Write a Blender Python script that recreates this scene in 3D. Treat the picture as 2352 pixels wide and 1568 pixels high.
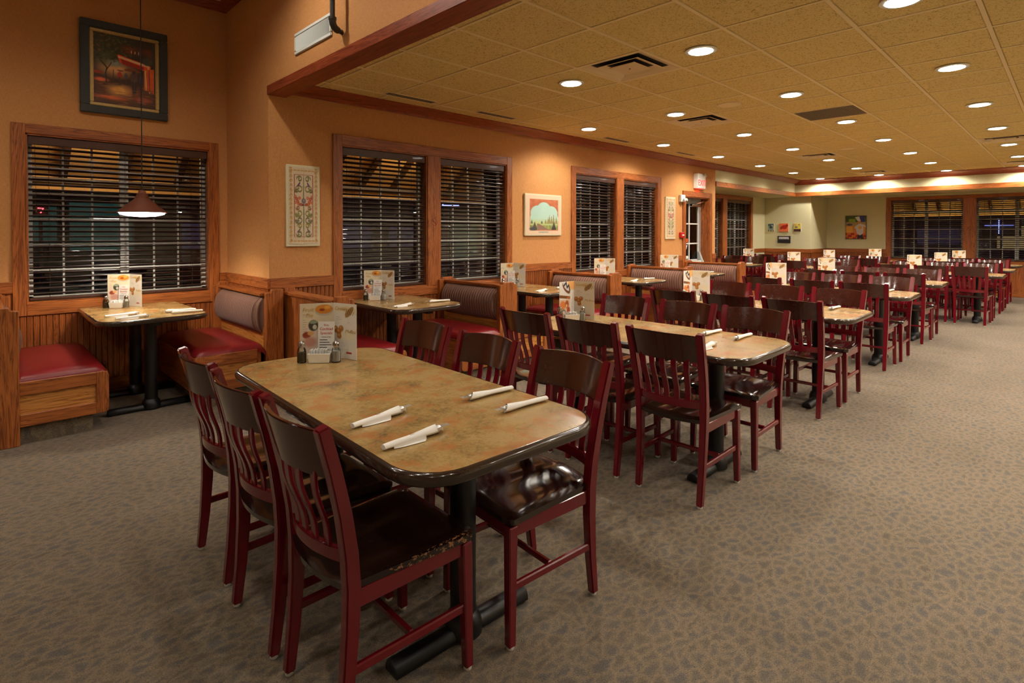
import bpy, bmesh, math, random
import numpy as np
from mathutils import Vector, Matrix

# ------------------------------------------------------------------ camera, world, exposure
scene = bpy.context.scene
for o in list(bpy.data.objects):
    bpy.data.objects.remove(o, do_unlink=True)
COL = scene.collection
R = math.radians
EYE = 1.42
cam_d = bpy.data.cameras.new('camera')
cam_d.sensor_fit = 'HORIZONTAL'
cam_d.sensor_width = 36.0
cam_d.lens = 1266.0 / 2352.0 * 36.0
cam_d.shift_y = -(784.0 - 551.4) / 2352.0
cam_d.clip_start = 0.02
cam = bpy.data.objects.new('camera', cam_d)
COL.objects.link(cam)
cam.location = (0, 0, EYE)
cam.rotation_euler = (R(90 - 0.73), 0, R(45.61 - 90))
scene.camera = cam

world = bpy.data.worlds.new('night')
scene.world = world
world.use_nodes = True
world.node_tree.nodes['Background'].inputs[0].default_value = (0.010, 0.009, 0.016, 1)
world.node_tree.nodes['Background'].inputs[1].default_value = 1.0

scene.view_settings.view_transform = 'Standard'
scene.view_settings.look = 'None'
scene.view_settings.gamma = 1.0
scene.view_settings.use_curve_mapping = False
scene.view_settings.exposure = 0.22

cyc = scene.cycles
cyc.max_bounces = 4; cyc.diffuse_bounces = 3; cyc.glossy_bounces = 2; cyc.transmission_bounces = 3; cyc.transparent_max_bounces = 8
cyc.caustics_reflective = False; cyc.caustics_refractive = False; cyc.sample_clamp_indirect = 5.0
cyc.use_adaptive_sampling = True; cyc.adaptive_threshold = 0.13

LAMP_W = 43.0           # watts of each ceiling downlight
LOBBY_W = 27.0         # watts of each lamp in the high ceiling
WARM = (1.0, 0.91, 0.78)
rng = random.Random(7)

# main measures of the room (metres)
CEIL = 2.759; HIGH = 3.76
W = 5.03               # booth wall
HX = 1.89              # face of the header between high and low ceiling
NY = 6.15              # wall of the nook
GX = 10.60             # where the green recess starts
RY = 5.83              # recess wall
SX = 15.08             # face of the far soffit
PX = 15.20             # wall with the small pictures
PY = 4.69              # its outer corner
EX = 16.50             # far end wall
SOF = 2.357            # underside of the green soffit
RAIL = 1.015
YR = -4.4              # right hand wall, out of view
XL = -4.2              # wall behind on the left, out of view

# ------------------------------------------------------------------ small mesh kit
class MB:
    def __init__(s): s.v = []; s.f = []
    def add(s, vs, fs):
        b = len(s.v); s.v += [tuple(p) for p in vs]; s.f += [tuple(i + b for i in f) for f in fs]; return s
    def box(s, x0, x1, y0, y1, z0, z1):
        x0, x1 = min(x0, x1), max(x0, x1); y0, y1 = min(y0, y1), max(y0, y1); z0, z1 = min(z0, z1), max(z0, z1)
        return s.add([(x0,y0,z0),(x1,y0,z0),(x1,y1,z0),(x0,y1,z0),(x0,y0,z1),(x1,y0,z1),(x1,y1,z1),(x0,y1,z1)],
                     [(0,3,2,1),(4,5,6,7),(0,1,5,4),(1,2,6,5),(2,3,7,6),(3,0,4,7)])
    def prism(s, poly, a, b, axis='y'):
        """poly in the plane across axis: y -> (x,z), x -> (y,z), z -> (x,y)"""
        n = len(poly)
        def P(p, t):
            return (p[0], t, p[1]) if axis == 'y' else (t, p[0], p[1]) if axis == 'x' else (p[0], p[1], t)
        return s.add([P(p, a) for p in poly] + [P(p, b) for p in poly],
              [tuple(range(n)), tuple(range(2*n-1, n-1, -1))] + [(i, i+n, (i+1) % n + n, (i+1) % n) for i in range(n)])
    def tube(s, path, r, n=8, caps=True):
        pts = [Vector(p) for p in path]; rs = r if isinstance(r, (list, tuple)) else [r]*len(pts)
        rings = []; up = None
        for i, p in enumerate(pts):
            t = (pts[min(i+1, len(pts)-1)] - pts[max(i-1, 0)]).normalized()
            if up is None:
                up = Vector((0,0,1)) if abs(t.z) < .9 else Vector((1,0,0))
            a = t.cross(up).normalized(); up = a.cross(t).normalized()
            rings.append([p + (a*math.cos(2*math.pi*k/n) + up*math.sin(2*math.pi*k/n))*rs[i] for k in range(n)])
        vs = [q for rg in rings for q in rg]; fs = []
        for i in range(len(pts)-1):
            for k in range(n):
                fs.append((i*n+k, i*n+(k+1) % n, (i+1)*n+(k+1) % n, (i+1)*n+k))
        if caps:
            fs.append(tuple(range(n-1, -1, -1))); fs.append(tuple((len(pts)-1)*n+k for k in range(n)))
        return s.add(vs, fs)
    def lathe(s, prof, n=24, c=(0,0,0)):
        """prof: (radius, z) from bottom to top"""
        vs = []; fs = []
        for (r, z) in prof:
            for k in range(n):
                a = 2*math.pi*k/n; vs.append((c[0]+r*math.cos(a), c[1]+r*math.sin(a), c[2]+z))
        for i in range(len(prof)-1):
            for k in range(n):
                fs.append((i*n+k, i*n+(k+1) % n, (i+1)*n+(k+1) % n, (i+1)*n+k))
        fs.append(tuple(range(n-1, -1, -1))); fs.append(tuple((len(prof)-1)*n+k for k in range(n)))
        return s.add(vs, fs)
    def sweep(s, path, w, t):
        """path: (x, y, z); ribbon with width w along y and thickness t in the xz plane"""
        vs = []; fs = []; n = len(path)
        for i, p in enumerate(path):
            a = path[max(i-1, 0)]; b = path[min(i+1, n-1)]
            dx, dz = b[0]-a[0], b[2]-a[2]; L = math.hypot(dx, dz) or 1
            nx, nz = dz/L, -dx/L
            wi = w[i] if isinstance(w, (list, tuple)) else w; ti = t[i] if isinstance(t, (list, tuple)) else t
            for sy, sn in ((-1,-1),(1,-1),(1,1),(-1,1)):
                vs.append((p[0]+nx*ti/2*sn, p[1]+sy*wi/2, p[2]+nz*ti/2*sn))
        for i in range(n-1):
            for k in range(4):
                fs.append((i*4+k, i*4+(k+1) % 4, i*4+4+(k+1) % 4, i*4+4+k))
        fs.append((3,2,1,0)); fs.append(tuple((n-1)*4+k for k in range(4)))
        return s.add(vs, fs)
    def grid(s, fn, nu, nv):
        vs = [fn(i/nu, j/nv) for j in range(nv+1) for i in range(nu+1)]
        return s.add(vs, [(j*(nu+1)+i, j*(nu+1)+i+1, (j+1)*(nu+1)+i+1, (j+1)*(nu+1)+i) for j in range(nv) for i in range(nu)])
    def mesh(s, name, mat, smooth=False, bevel=0, seg=1, ang=35):
        me = bpy.data.meshes.new(name)
        me.from_pydata(s.v, [], s.f)
        bm = bmesh.new(); bm.from_mesh(me)
        bmesh.ops.recalc_face_normals(bm, faces=bm.faces)
        if bevel:
            es = [e for e in bm.edges if len(e.link_faces) == 2 and e.calc_face_angle(0) > R(40)]
            bmesh.ops.bevel(bm, geom=es, offset=bevel, segments=seg, affect='EDGES', clamp_overlap=True)
        bm.to_mesh(me); bm.free()
        if mat is not None: me.materials.append(M[mat] if isinstance(mat, str) else mat)
        if smooth:
            me.polygons.foreach_set('use_smooth', [True]*len(me.polygons))
            try: me.set_sharp_from_angle(angle=R(ang))
            except Exception: pass
        return me
    def build(s, name, mat, parent=None, loc=None, rot=None, **kw):
        return put(name, s.mesh(name, mat, **kw), parent, loc, rot)

def put(name, me, parent=None, loc=None, rot=None):
    o = bpy.data.objects.new(name, me); COL.objects.link(o)
    if parent: o.parent = parent
    if loc: o.location = loc
    if rot: o.rotation_euler = rot
    return o
def tag(o, label=None, cat=None, group=None, kind=None):
    if label: o['label'] = label
    if cat: o['category'] = cat
    if group: o['group'] = group
    if kind: o['kind'] = kind
    return o
def empty(name, loc=(0,0,0), rz=0):
    o = bpy.data.objects.new(name, None); COL.objects.link(o)
    o.empty_display_size = .1
    o.location = loc; o.rotation_euler = (0, 0, rz); return o
def kids(o): return KID.get(o.name, [])
KID = {}
def copy_tree(src, parent=None, with_sub=True):
    c = src.copy(); COL.objects.link(c); c.parent = parent
    for ch in [x for x in src.children]:
        copy_tree(ch, c)
    return c
def rounded(x0, x1, y0, y1, r, n=6):
    """closed outline with rounded corners; r is one radius or four (x0y0, x1y0, x1y1, x0y1)"""
    rs = r if isinstance(r, (list, tuple)) else [r]*4
    out = []
    for (cx, cy, a0, rr) in ((x0+rs[0], y0+rs[0], 180, rs[0]), (x1-rs[1], y0+rs[1], 270, rs[1]), (x1-rs[2], y1-rs[2], 0, rs[2]), (x0+rs[3], y1-rs[3], 90, rs[3])):
        for k in range(n+1):
            a = R(a0 + 90*k/n); out.append((cx+rr*math.cos(a), cy+rr*math.sin(a)))
    return out

# ------------------------------------------------------------------ materials
M = {}
def s2l(c):
    return tuple(((x/255)/12.92 if x/255 <= .04045 else (((x/255)+.055)/1.055)**2.4) for x in c)
class NT:
    def __init__(s, name):
        s.m = bpy.data.materials.new(name); s.m.use_nodes = True; M[name] = s.m
        s.t = s.m.node_tree; s.b = s.t.nodes['Principled BSDF']; s.out = s.t.nodes['Material Output']
    def n(s, typ, **kw):
        nd = s.t.nodes.new(typ)
        for k, v in kw.items():
            if k.startswith('i_'):
                key = k[2:]; nd.inputs[int(key) if key.isdigit() else key.replace('_', ' ')].default_value = v
            else: setattr(nd, k, v)
        return nd
    def l(s, a, b): s.t.links.new(a, b)
    def coord(s, scale=(1,1,1), kind='Object', vary=0.0, rot=(0,0,0)):
        tc = s.n('ShaderNodeTexCoord'); mp = s.n('ShaderNodeMapping')
        mp.inputs['Scale'].default_value = scale; mp.inputs['Rotation'].default_value = rot
        s.l(tc.outputs[kind], mp.inputs['Vector'])
        if vary:
            oi = s.n('ShaderNodeObjectInfo'); mu = s.n('ShaderNodeMath', operation='MULTIPLY', i_1=vary)
            s.l(oi.outputs['Random'], mu.inputs[0]); cb = s.n('ShaderNodeCombineXYZ')
            for k in range(3): s.l(mu.outputs[0], cb.inputs[k])
            s.l(cb.outputs[0], mp.inputs['Location'])
        return mp.outputs[0]
    def noise(s, vec, scale, detail=4, rough=.55, dist=0):
        nd = s.n('ShaderNodeTexNoise', i_Scale=scale, i_Detail=detail, i_Roughness=rough, i_Distortion=dist)
        s.l(vec, nd.inputs['Vector']); return nd.outputs['Fac']
    def ramp(s, fac, stops):
        nd = s.n('ShaderNodeValToRGB'); cr = nd.color_ramp
        while len(cr.elements) > 1: cr.elements.remove(cr.elements[-1])
        for i, (p, c) in enumerate(stops):
            e = cr.elements[0] if i == 0 else cr.elements.new(p)
            e.position = p; e.color = (*c, 1) if len(c) == 3 else c
        s.l(fac, nd.inputs[0]); return nd.outputs[0]
    def mix(s, fac, a, b, mode='MIX'):
        nd = s.n('ShaderNodeMix', data_type='RGBA', blend_type=mode)
        for sock, val in ((nd.inputs[0], fac), (nd.inputs[6], a), (nd.inputs[7], b)):
            if isinstance(val, (int, float)): sock.default_value = val
            elif isinstance(val, tuple): sock.default_value = (*val, 1) if len(val) == 3 else val
            else: s.l(val, sock)
        return nd.outputs[2]
    def math(s, op, a, b=0.0):
        nd = s.n('ShaderNodeMath', operation=op)
        for k, v in enumerate((a, b)):
            if isinstance(v, (int, float)): nd.inputs[k].default_value = v
            else: s.l(v, nd.inputs[k])
        return nd.outputs[0]
    def bump(s, h, strength=.3, dist=.01):
        nd = s.n('ShaderNodeBump', i_Strength=strength, i_Distance=dist)
        s.l(h, nd.inputs['Height']); s.l(nd.outputs[0], s.b.inputs['Normal'])
    def col(s, c):
        if isinstance(c, tuple): s.b.inputs['Base Color'].default_value = (*c, 1)
        else: s.l(c, s.b.inputs['Base Color'])
        return s
    def set(s, **kw):
        for k, v in kw.items(): s.b.inputs[k.replace('_', ' ')].default_value = v
        return s

def plain(name, c, rough=.5, metal=0, coat=0, spec=.5, fleck=0.0):
    t = NT(name); cl = s2l(c)
    if fleck:
        f = t.noise(t.coord(), 60, 3)
        cl = t.mix(f, tuple(x*(1-fleck) for x in cl), tuple(min(1, x*(1+fleck)) for x in cl))
    t.col(cl).set(Roughness=rough, Metallic=metal, Coat_Weight=coat)
    t.b.inputs['Specular IOR Level'].default_value = spec
    return t
def glow(name, c, strength):
    t = NT(name); t.col((0.02,0.02,0.02))
    t.b.inputs['Emission Color'].default_value = (*c, 1); t.b.inputs['Emission Strength'].default_value = strength
    t.m.cycles.emission_sampling = 'NONE' if strength > 10 else 'AUTO'
    return t

def oak(name, axis, dark, mid, light, vary=5.0, rough=.38):
    t = NT(name)
    across, along = 13.0, .7
    sc = [across]*3; sc['xyz'.index(axis)] = along
    v = t.coord(tuple(sc), vary=vary)
    n1 = t.noise(v, 1.0, 5, .6, 1.2)
    wv = t.math('FRACT', t.math('MULTIPLY', n1, 9.0))
    wv = t.math('ABSOLUTE', t.math('SUBTRACT', wv, .5))
    sc2 = [140.0]*3; sc2['xyz'.index(axis)] = 5.0
    n2 = t.noise(t.coord(tuple(sc2)), 1.0, 2, .5)
    c1 = t.ramp(wv, [(0.0, s2l(dark)), (0.16, s2l(mid)), (0.5, s2l(light))])
    pores = t.ramp(n2, [(0.30, (0.45,0.38,0.32)), (0.48, (1,1,1))])
    t.col(t.mix(.75, c1, pores, 'MULTIPLY')).set(Roughness=rough, Coat_Weight=.15, Coat_Roughness=.3)
    t.bump(n2, .12, .002)
OAK = ((112,56,22), (160,88,38), (182,106,50))
for a in 'xyz':
    oak('oak_'+a, a, *OAK)
    oak('red_oak_'+a, a, (104,42,22), (146,64,34), (164,80,46))
    oak('light_oak_'+a, a, (150,88,34), (196,128,58), (212,146,74))
    oak('bead_'+a, a, (104,52,20), (146,78,32), (165,92,42))

def wallpaper(name, base, dark):
    t = NT(name)
    h = t.noise(t.coord((40, 40, 420)), 1.0, 2)
    v = t.noise(t.coord((420, 420, 30)), 1.0, 2)
    f = t.math('ADD', t.math('MULTIPLY', h, .5), t.math('MULTIPLY', v, .5))
    c = t.ramp(f, [(.32, s2l(dark)), (.66, s2l(base))])
    big = t.noise(t.coord(), 1.4, 2)
    c = t.mix(.10, c, t.ramp(big, [(.3, (.75,.75,.75)), (.7, (1,1,1))]), 'MULTIPLY')
    t.col(c).set(Roughness=.75); t.b.inputs['Specular IOR Level'].default_value = .2
    t.bump(f, .25, .002)
wallpaper('paper_orange', (220,162,104), (190,129,75))
wallpaper('paper_green', (226,220,182), (200,193,152))

def ceiling_tile():
    t = NT('ceiling_tile')
    v = t.coord(vary=20)
    n = t.noise(v, 95, 3, .6, .6); n2 = t.noise(v, 34, 2)
    f = t.math('ADD', t.math('MULTIPLY', n, .75), t.math('MULTIPLY', n2, .25))
    t.col(t.ramp(f, [(.36, s2l((172,148,88))), (.46, s2l((234,211,146))), (.7, s2l((242,222,160)))])).set(Roughness=.95)
    t.b.inputs['Specular IOR Level'].default_value = .1
    t.bump(f, .5, .006)
ceiling_tile()
plain('ceiling_bar', (246,226,176), .5)
plain('cream_paint', (222,208,168), .7)
plain('diffuser', (236,216,176), .4)
plain('dark_duct', (30,26,20), .8)
plain('grey_panel', (112,96,74), .6, fleck=.1)

def carpet():
    t = NT('carpet')
    base = t.coord()
    dn = t.n('ShaderNodeTexNoise', i_Scale=11.0, i_Detail=3.0); t.l(base, dn.inputs['Vector'])
    sub = t.n('ShaderNodeVectorMath', operation='SUBTRACT'); t.l(dn.outputs['Color'], sub.inputs[0]); sub.inputs[1].default_value = (.5,.5,.5)
    scl = t.n('ShaderNodeVectorMath', operation='SCALE'); t.l(sub.outputs[0], scl.inputs[0]); scl.inputs['Scale'].default_value = .075
    add = t.n('ShaderNodeVectorMath', operation='ADD'); t.l(base, add.inputs[0]); t.l(scl.outputs[0], add.inputs[1])
    mp = t.n('ShaderNodeMapping'); mp.inputs['Scale'].default_value = (15, 25, 15); mp.inputs['Rotation'].default_value = (0,0,R(25)); t.l(add.outputs[0], mp.inputs['Vector'])
    vo = t.n('ShaderNodeTexVoronoi', feature='DISTANCE_TO_EDGE', voronoi_dimensions='2D', i_Scale=1.0); t.l(mp.outputs[0], vo.inputs['Vector'])
    vc = t.n('ShaderNodeTexVoronoi', feature='F1', voronoi_dimensions='2D', i_Scale=1.0); t.l(mp.outputs[0], vc.inputs['Vector'])
    f1 = t.noise(base, 230, 2, .7); f2 = t.noise(base, 26, 3)
    f3 = t.noise(base, 75, 3, .7)
    edge = t.math('ADD', vo.outputs['Distance'], t.math('MULTIPLY', t.math('SUBTRACT', f3, .5), 1.0))
    cell = t.ramp(vc.outputs['Color'], [(.0, s2l((88,81,71))), (.4, s2l((104,95,82))), (.7, s2l((90,88,86))), (1, s2l((112,99,84)))])
    tan = t.mix(f2, s2l((146,126,102)), s2l((126,111,92)))
    k = t.ramp(edge, [(.0, (.12,.12,.12)), (.14, (.45,.45,.45)), (.36, (.86,.86,.86))])
    c = t.mix(k, tan, cell)
    fl = t.ramp(f1, [(.28, (.50,.50,.49)), (.5, (1,1,1)), (.72, (1.38,1.36,1.30))])
    c = t.mix(1.0, c, fl, 'MULTIPLY')
    big = t.noise(base, 1.3, 3)
    c = t.mix(.4, c, t.ramp(big, [(.35, (.70,.69,.66)), (.65, (1.05,1.05,1.05))]), 'MULTIPLY')
    t.col(c).set(Roughness=.95); t.b.inputs['Specular IOR Level'].default_value = .15
    t.b.inputs['Sheen Weight'].default_value = .1
    t.bump(f1, .5, .006)
carpet()

def laminate():
    t = NT('laminate')
    v = t.coord(vary=8)
    n1 = t.noise(v, 5.5, 5, .65, .4); n2 = t.noise(v, 75, 4, .7); n3 = t.noise(t.coord((1,1,1), vary=31), 9, 4, .6)
    f = t.math('ADD', t.math('MULTIPLY', n1, .62), t.math('MULTIPLY', n2, .38))
    c = t.ramp(f, [(.34, s2l((112,92,62))), (.45, s2l((152,124,76))), (.55, s2l((176,146,92))), (.66, s2l((160,138,98)))])
    rust = t.ramp(t.math('ADD', t.math('MULTIPLY', n3, .7), t.math('MULTIPLY', n2, .3)), [(.50, (0,0,0)), (.60, (.7,.7,.7))])
    t.col(t.mix(rust, c, s2l((172,108,56)))).set(Roughness=.24)
    t.b.inputs['Specular IOR Level'].default_value = .55
laminate()
plain('table_edge', (52,38,28), .16, coat=.5, fleck=.15)
plain('iron', (17,17,20), .42, fleck=.25)
plain('maroon', (108,13,26), .2, coat=.5, fleck=.10)
def seatwood(name, worn=False, c=(33,17,13)):
    t = NT(name)
    n = t.noise(t.coord((6, 60, 60), vary=4), 1.0, 4, .6)
    b = tuple(x*.92 for x in s2l(c)); c2 = tuple(x*1.12 for x in s2l(c))
    cc = t.ramp(n, [(.3, b), (.7, c2)])
    if worn:
        tc = t.n('ShaderNodeTexCoord'); sx = t.n('ShaderNodeSeparateXYZ'); t.l(tc.outputs['Object'], sx.inputs[0])
        ay = t.math('ABSOLUTE', sx.outputs[1])
        m = t.math('GREATER_THAN', ay, .198)
        ch = t.math('GREATER_THAN', t.noise(t.coord((60, 110, 90)), 1.0, 4, .75), .56)
        m2 = t.math('GREATER_THAN', t.noise(t.coord((34, 150, 90), rot=(0,0,.5)), 1.0, 3, .7), .735)
        mm = t.math('MAXIMUM', t.math('MULTIPLY', m, ch), m2)
        cc = t.mix(mm, cc, s2l((158,112,74)))
    t.col(cc).set(Roughness=.17, Coat_Weight=.6, Coat_Roughness=.08)
seatwood('seat_wood'); seatwood('seat_worn', True)
seatwood('crest_wood', c=(62,26,18))
plain('glide', (196,192,180), .5)
def vinyl():
    t = NT('vinyl')
    n = t.noise(t.coord(vary=3), 220, 2); n2 = t.noise(t.coord(vary=3), 9, 3)
    t.col(t.mix(n2, s2l((112,20,24)), s2l((132,28,30)))).set(Roughness=.32)
    t.bump(n, .12, .002)
vinyl()
def fabric():
    t = NT('stripe_fabric')
    tc = t.n('ShaderNodeTexCoord'); sx = t.n('ShaderNodeSeparateXYZ'); t.l(tc.outputs['Object'], sx.inputs[0])
    w = t.math('FRACT', t.math('MULTIPLY', sx.outputs[1], 1/.0375))
    st = t.ramp(w, [(.0, s2l((76,44,34))), (.14, s2l((132,92,74))), (.34, s2l((164,126,104))), (.44, s2l((100,60,48))), (.58, s2l((154,114,92))), (.8, s2l((126,84,68))), (1, s2l((70,40,32)))])
    n = t.noise(t.coord((60, 60, 300)), 1.0, 2)
    t.col(t.mix(.4, st, t.ramp(n, [(.3, (.6,.6,.6)), (.7, (1.1,1.1,1.1))]), 'MULTIPLY')).set(Roughness=.85)
    t.b.inputs['Sheen Weight'].default_value = .2
    t.bump(n, .3, .003)
fabric()
plain('blind_wood', (74,44,32), .38, coat=.15, fleck=.15)
plain('blind_cord', (58,40,32), .8)
plain('white_vinyl', (226,226,222), .45)
plain('white_paint', (232,236,232), .4)
plain('door_steel', (176,184,186), .35)
plain('chrome', (205,205,205), .15, metal=1)
plain('cutlery', (225,224,220), .32, metal=.75)
plain('napkin', (236,233,226), .85, fleck=.03)
plain('porcelain', (238,234,222), .3)
plain('packet', (240,240,238), .7, fleck=.06)
plain('pepper', (112,98,70), .9, fleck=.5)
plain('salt', (235,232,226), .9)
plain('pipe_steel', (72,70,66), .4, metal=.6, fleck=.2)
plain('copper_shade', (124,74,56), .45, metal=.35, fleck=.1)
plain('cord_black', (24,20,18), .6)
plain('black_frame', (40,40,31), .45, fleck=.4)
plain('gold_leaf', (196,164,98), .4, metal=.3, fleck=.25)
plain('cream_edge', (226,218,186), .6)
plain('red_plastic', (190,28,24), .35)
plain('orange_sticker', (232,84,30), .5)
plain('white_sticker', (240,240,236), .5)
plain('paper_white', (238,234,226), .7)
plain('ink_red', (190,44,30), .7)
plain('ink_gold', (196,156,70), .7)
plain('ink_dark', (60,52,46), .7)
plain('decal_brown', (120,42,18), .6)
plain('asphalt', (44,42,46), .9, fleck=.3)
plain('awning_cloth', (206,172,112), .85, fleck=.1)
plain('awning_rib', (70,44,26), .6)
plain('plaster_far', (150,140,150), .9, fleck=.1)
plain('dark_wall', (58,54,58), .9, fleck=.1)
plain('leaf', (46,72,30), .7, fleck=.4)
plain('post_grey', (90,90,94), .5)
glow('lamp_lens', (1, .94, .84), 26)
glow('pendant_lens', (1, .95, .86), 16)
glow('exit_red', (1, .05, .04), 1.6)
glow('street_white', (.75, .85, 1), 160)
glow('street_amber', (1, .62, .28), 120)
glow('neon_blue', (.25, .3, 1), 5)
glow('neon_red', (1, .06, .08), 6)
glow('neon_white', (.65, .85, 1), 5)
glow('shop_teal', (.10, .36, .30), .07)
glow('shop_violet', (.22, .19, .42), .06)
glow('shop_amber', (.75, .5, .22), .22)
def glass(name, tint=(1,1,1), rough=0.0):
    t = NT(name)
    t.t.nodes.remove(t.b)
    fr = t.n('ShaderNodeFresnel', i_IOR=1.5)
    tr = t.n('ShaderNodeBsdfTransparent'); tr.inputs[0].default_value = (*tint, 1)
    gl = t.n('ShaderNodeBsdfGlossy'); gl.inputs['Roughness'].default_value = rough
    mx = t.n('ShaderNodeMixShader'); t.l(fr.outputs[0], mx.inputs[0]); t.l(tr.outputs[0], mx.inputs[1]); t.l(gl.outputs[0], mx.inputs[2])
    t.l(mx.outputs[0], t.out.inputs[0])
glass('pane_glass', (.95,.97,.97)); glass('jar_glass', (.93,.95,.93), .02)
def print_mat():
    t = NT('print'); at = t.n('ShaderNodeAttribute', attribute_name='Col'); t.col(at.outputs['Color']).set(Roughness=.45)
    t = NT('canvas'); at = t.n('ShaderNodeAttribute', attribute_name='Col'); t.col(at.outputs['Color']).set(Roughness=.6)
    n = t.noise(t.coord(), 400, 2); t.bump(n, .2, .002)
print_mat()
# ------------------------------------------------------------------ the room shell
def cells(u0, u1, z0, z1, holes):
    us = sorted({u0, u1, *[h[0] for h in holes], *[h[1] for h in holes]}); zs = sorted({z0, z1, *[h[2] for h in holes], *[h[3] for h in holes]})
    us = [u for u in us if u0 <= u <= u1]; zs = [z for z in zs if z0 <= z <= z1]
    out = []
    for a, b in zip(us, us[1:]):
        start = None
        for c, d in zip(zs, zs[1:]):
            inside = any(h[0] <= a and b <= h[1] and h[2] <= c and d <= h[3] for h in holes)
            if inside:
                if start is not None: out.append((a, b, start, c)); start = None
            elif start is None: start = c
        if start is not None: out.append((a, b, start, z1))
    return out
def S(o): o['kind'] = 'structure'; return o

S(MB().box(XL-.2, EX+.2, YR-.2, NY+.16, -.1, 0).build('floor', 'carpet'))
WIN1 = [(2.583, 3.601), (3.776, 4.816)]; WIN2 = [(6.193, 7.20), (7.391, 8.408)]; NOOK = [(.323, 1.72)]
REC = [(11.25, 12.65), (12.885, 14.27)]; END = [(-3.248, -1.825), (-1.607, -.20)]
ZW = (.836, 2.28); ZN = (.828, 2.256); ZR = (.80, 2.245); ZE = (.775, 2.245)
DOOR = (9.394, 10.326, 0.0, 2.10)
wb = MB()
for (a, b, c, d) in cells(HX, GX, 0, CEIL+.1, [(u[0], u[1], *ZW) for u in WIN1+WIN2] + [DOOR]): wb.box(a, b, W, W+.16, c, d)
S(wb.build('wall_booth', 'paper_orange'))
wn = MB()
for (a, b, c, d) in cells(XL, HX+.15, 0, HIGH, [(u[0], u[1], *ZN) for u in NOOK]): wn.box(a, b, NY, NY+.16, c, d)
S(wn.build('wall_nook', 'paper_orange'))
S(MB().box(HX, HX+.15, W+.16, NY, 0, HIGH).build('wall_return', 'paper_orange'))
S(MB().box(HX, HX+.155, YR, W, 2.72, HIGH).box(HX, HX+.155, W, W+.16, CEIL+.1, HIGH).build('wall_header', 'paper_orange'))
S(MB().box(GX-.15, GX, W+.16, RY+.16, 0, CEIL).build('wall_recess_side', 'paper_green'))
wr = MB()
for (a, b, c, d) in cells(GX, PX, 0, SOF, [(u[0], u[1], *ZR) for u in REC]): wr.box(a, b, RY, RY+.16, c, d)
S(wr.build('wall_recess', 'paper_green'))
S(MB().box(PX, EX+.16, PY, RY+.16, 0, SOF).build('wall_corner', 'paper_green'))
we = MB()
for (a, b, c, d) in cells(-PY, -YR, 0, SOF, [(u[0], u[1], *ZE) for u in END]): we.box(EX, EX+.16, -a, -b, c, d)
S(we.build('wall_end', 'paper_green'))
S(MB().box(GX, SX, W, RY+.16, SOF, CEIL+.1).box(SX, EX+.16, YR, RY+.16, SOF, CEIL+.1).build('wall_soffit', 'paper_green'))
S(MB().box(XL, EX+.2, YR-.16, YR, 0, HIGH).build('wall_right', 'cream_paint'))
S(MB().box(XL-.16, XL, YR, NY+.16, 0, HIGH).build('wall_behind', 'cream_paint'))
S(MB().box(XL, HX+.14, YR, NY, HIGH, HIGH+.1).build('ceiling_high', 'cream_paint'))

# low suspended ceiling: tiles and bars are parts
ceil_root = S(empty('ceiling'))
X0, X1 = HX+.155, SX
xs = [X0] + [3.51 + .6096*k for k in range(-2, 19) if 3.51+.6096*k < X1-.05] + [X1]
ys = [.40 + .6096*k for k in range(-1, 8)] + [W]
S_TILES = {}
DIFF = {(3, 3): 'd', (7, 4): 'd', (8, 2): 'g', (14, 4): 'd', (14, 0): 'd', (20, 0): 'd', (20, 4): 'd'}
def cell_of(x, y):
    return (max(i for i, v in enumerate(xs) if v <= x), max(j for j, v in enumerate(ys) if v <= y))
SPECIAL = {}
for (x, y, k) in ((3.815, 2.53, 'd'), (6.25, 3.14, 'd'), (6.86, 1.92, 'g'), (10.5, 3.14, 'd'), (10.5, .70, 'd'), (14.2, .70, 'd'), (14.2, 3.14, 'd')):
    SPECIAL[cell_of(x, y)] = k
tile_cache = {}
for i in range(len(xs)-1):
    for j in range(len(ys)-1):
        w, d = xs[i+1]-xs[i], ys[j+1]-ys[j]
        k = SPECIAL.get((i, j))
        if k: continue
        key = (round(w, 3), round(d, 3))
        if key not in tile_cache:
            g = .013
            tile_cache[key] = MB().box(-w/2+g, w/2-g, -d/2+g, d/2-g, 0, .02).mesh('tile', 'ceiling_tile', bevel=.006)
        put('tile', tile_cache[key], ceil_root, ((xs[i]+xs[i+1])/2, (ys[j]+ys[j+1])/2, CEIL - rng.uniform(0, .0012)))
MB().box(X0, X1, YR, ys[0], CEIL, CEIL+.02).build('tile_field', 'ceiling_tile', ceil_root)
for x in xs[1:-1]: MB().box(x-.012, x+.012, YR, W, CEIL-.004, CEIL+.03).build('bar', 'ceiling_bar', ceil_root)
for y in ys[:-1]: MB().box(X0, X1, y-.012, y+.012, CEIL-.005, CEIL+.03).build('bar', 'ceiling_bar', ceil_root)
MB().box(X0, X1, YR, W, CEIL+.03, CEIL+.06).build('ceiling_back', 'dark_duct', ceil_root)
MB().box(X0, X0+.02, YR, W, CEIL-.006, CEIL+.03).build('edge_angle', 'ceiling_bar', ceil_root)

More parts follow.
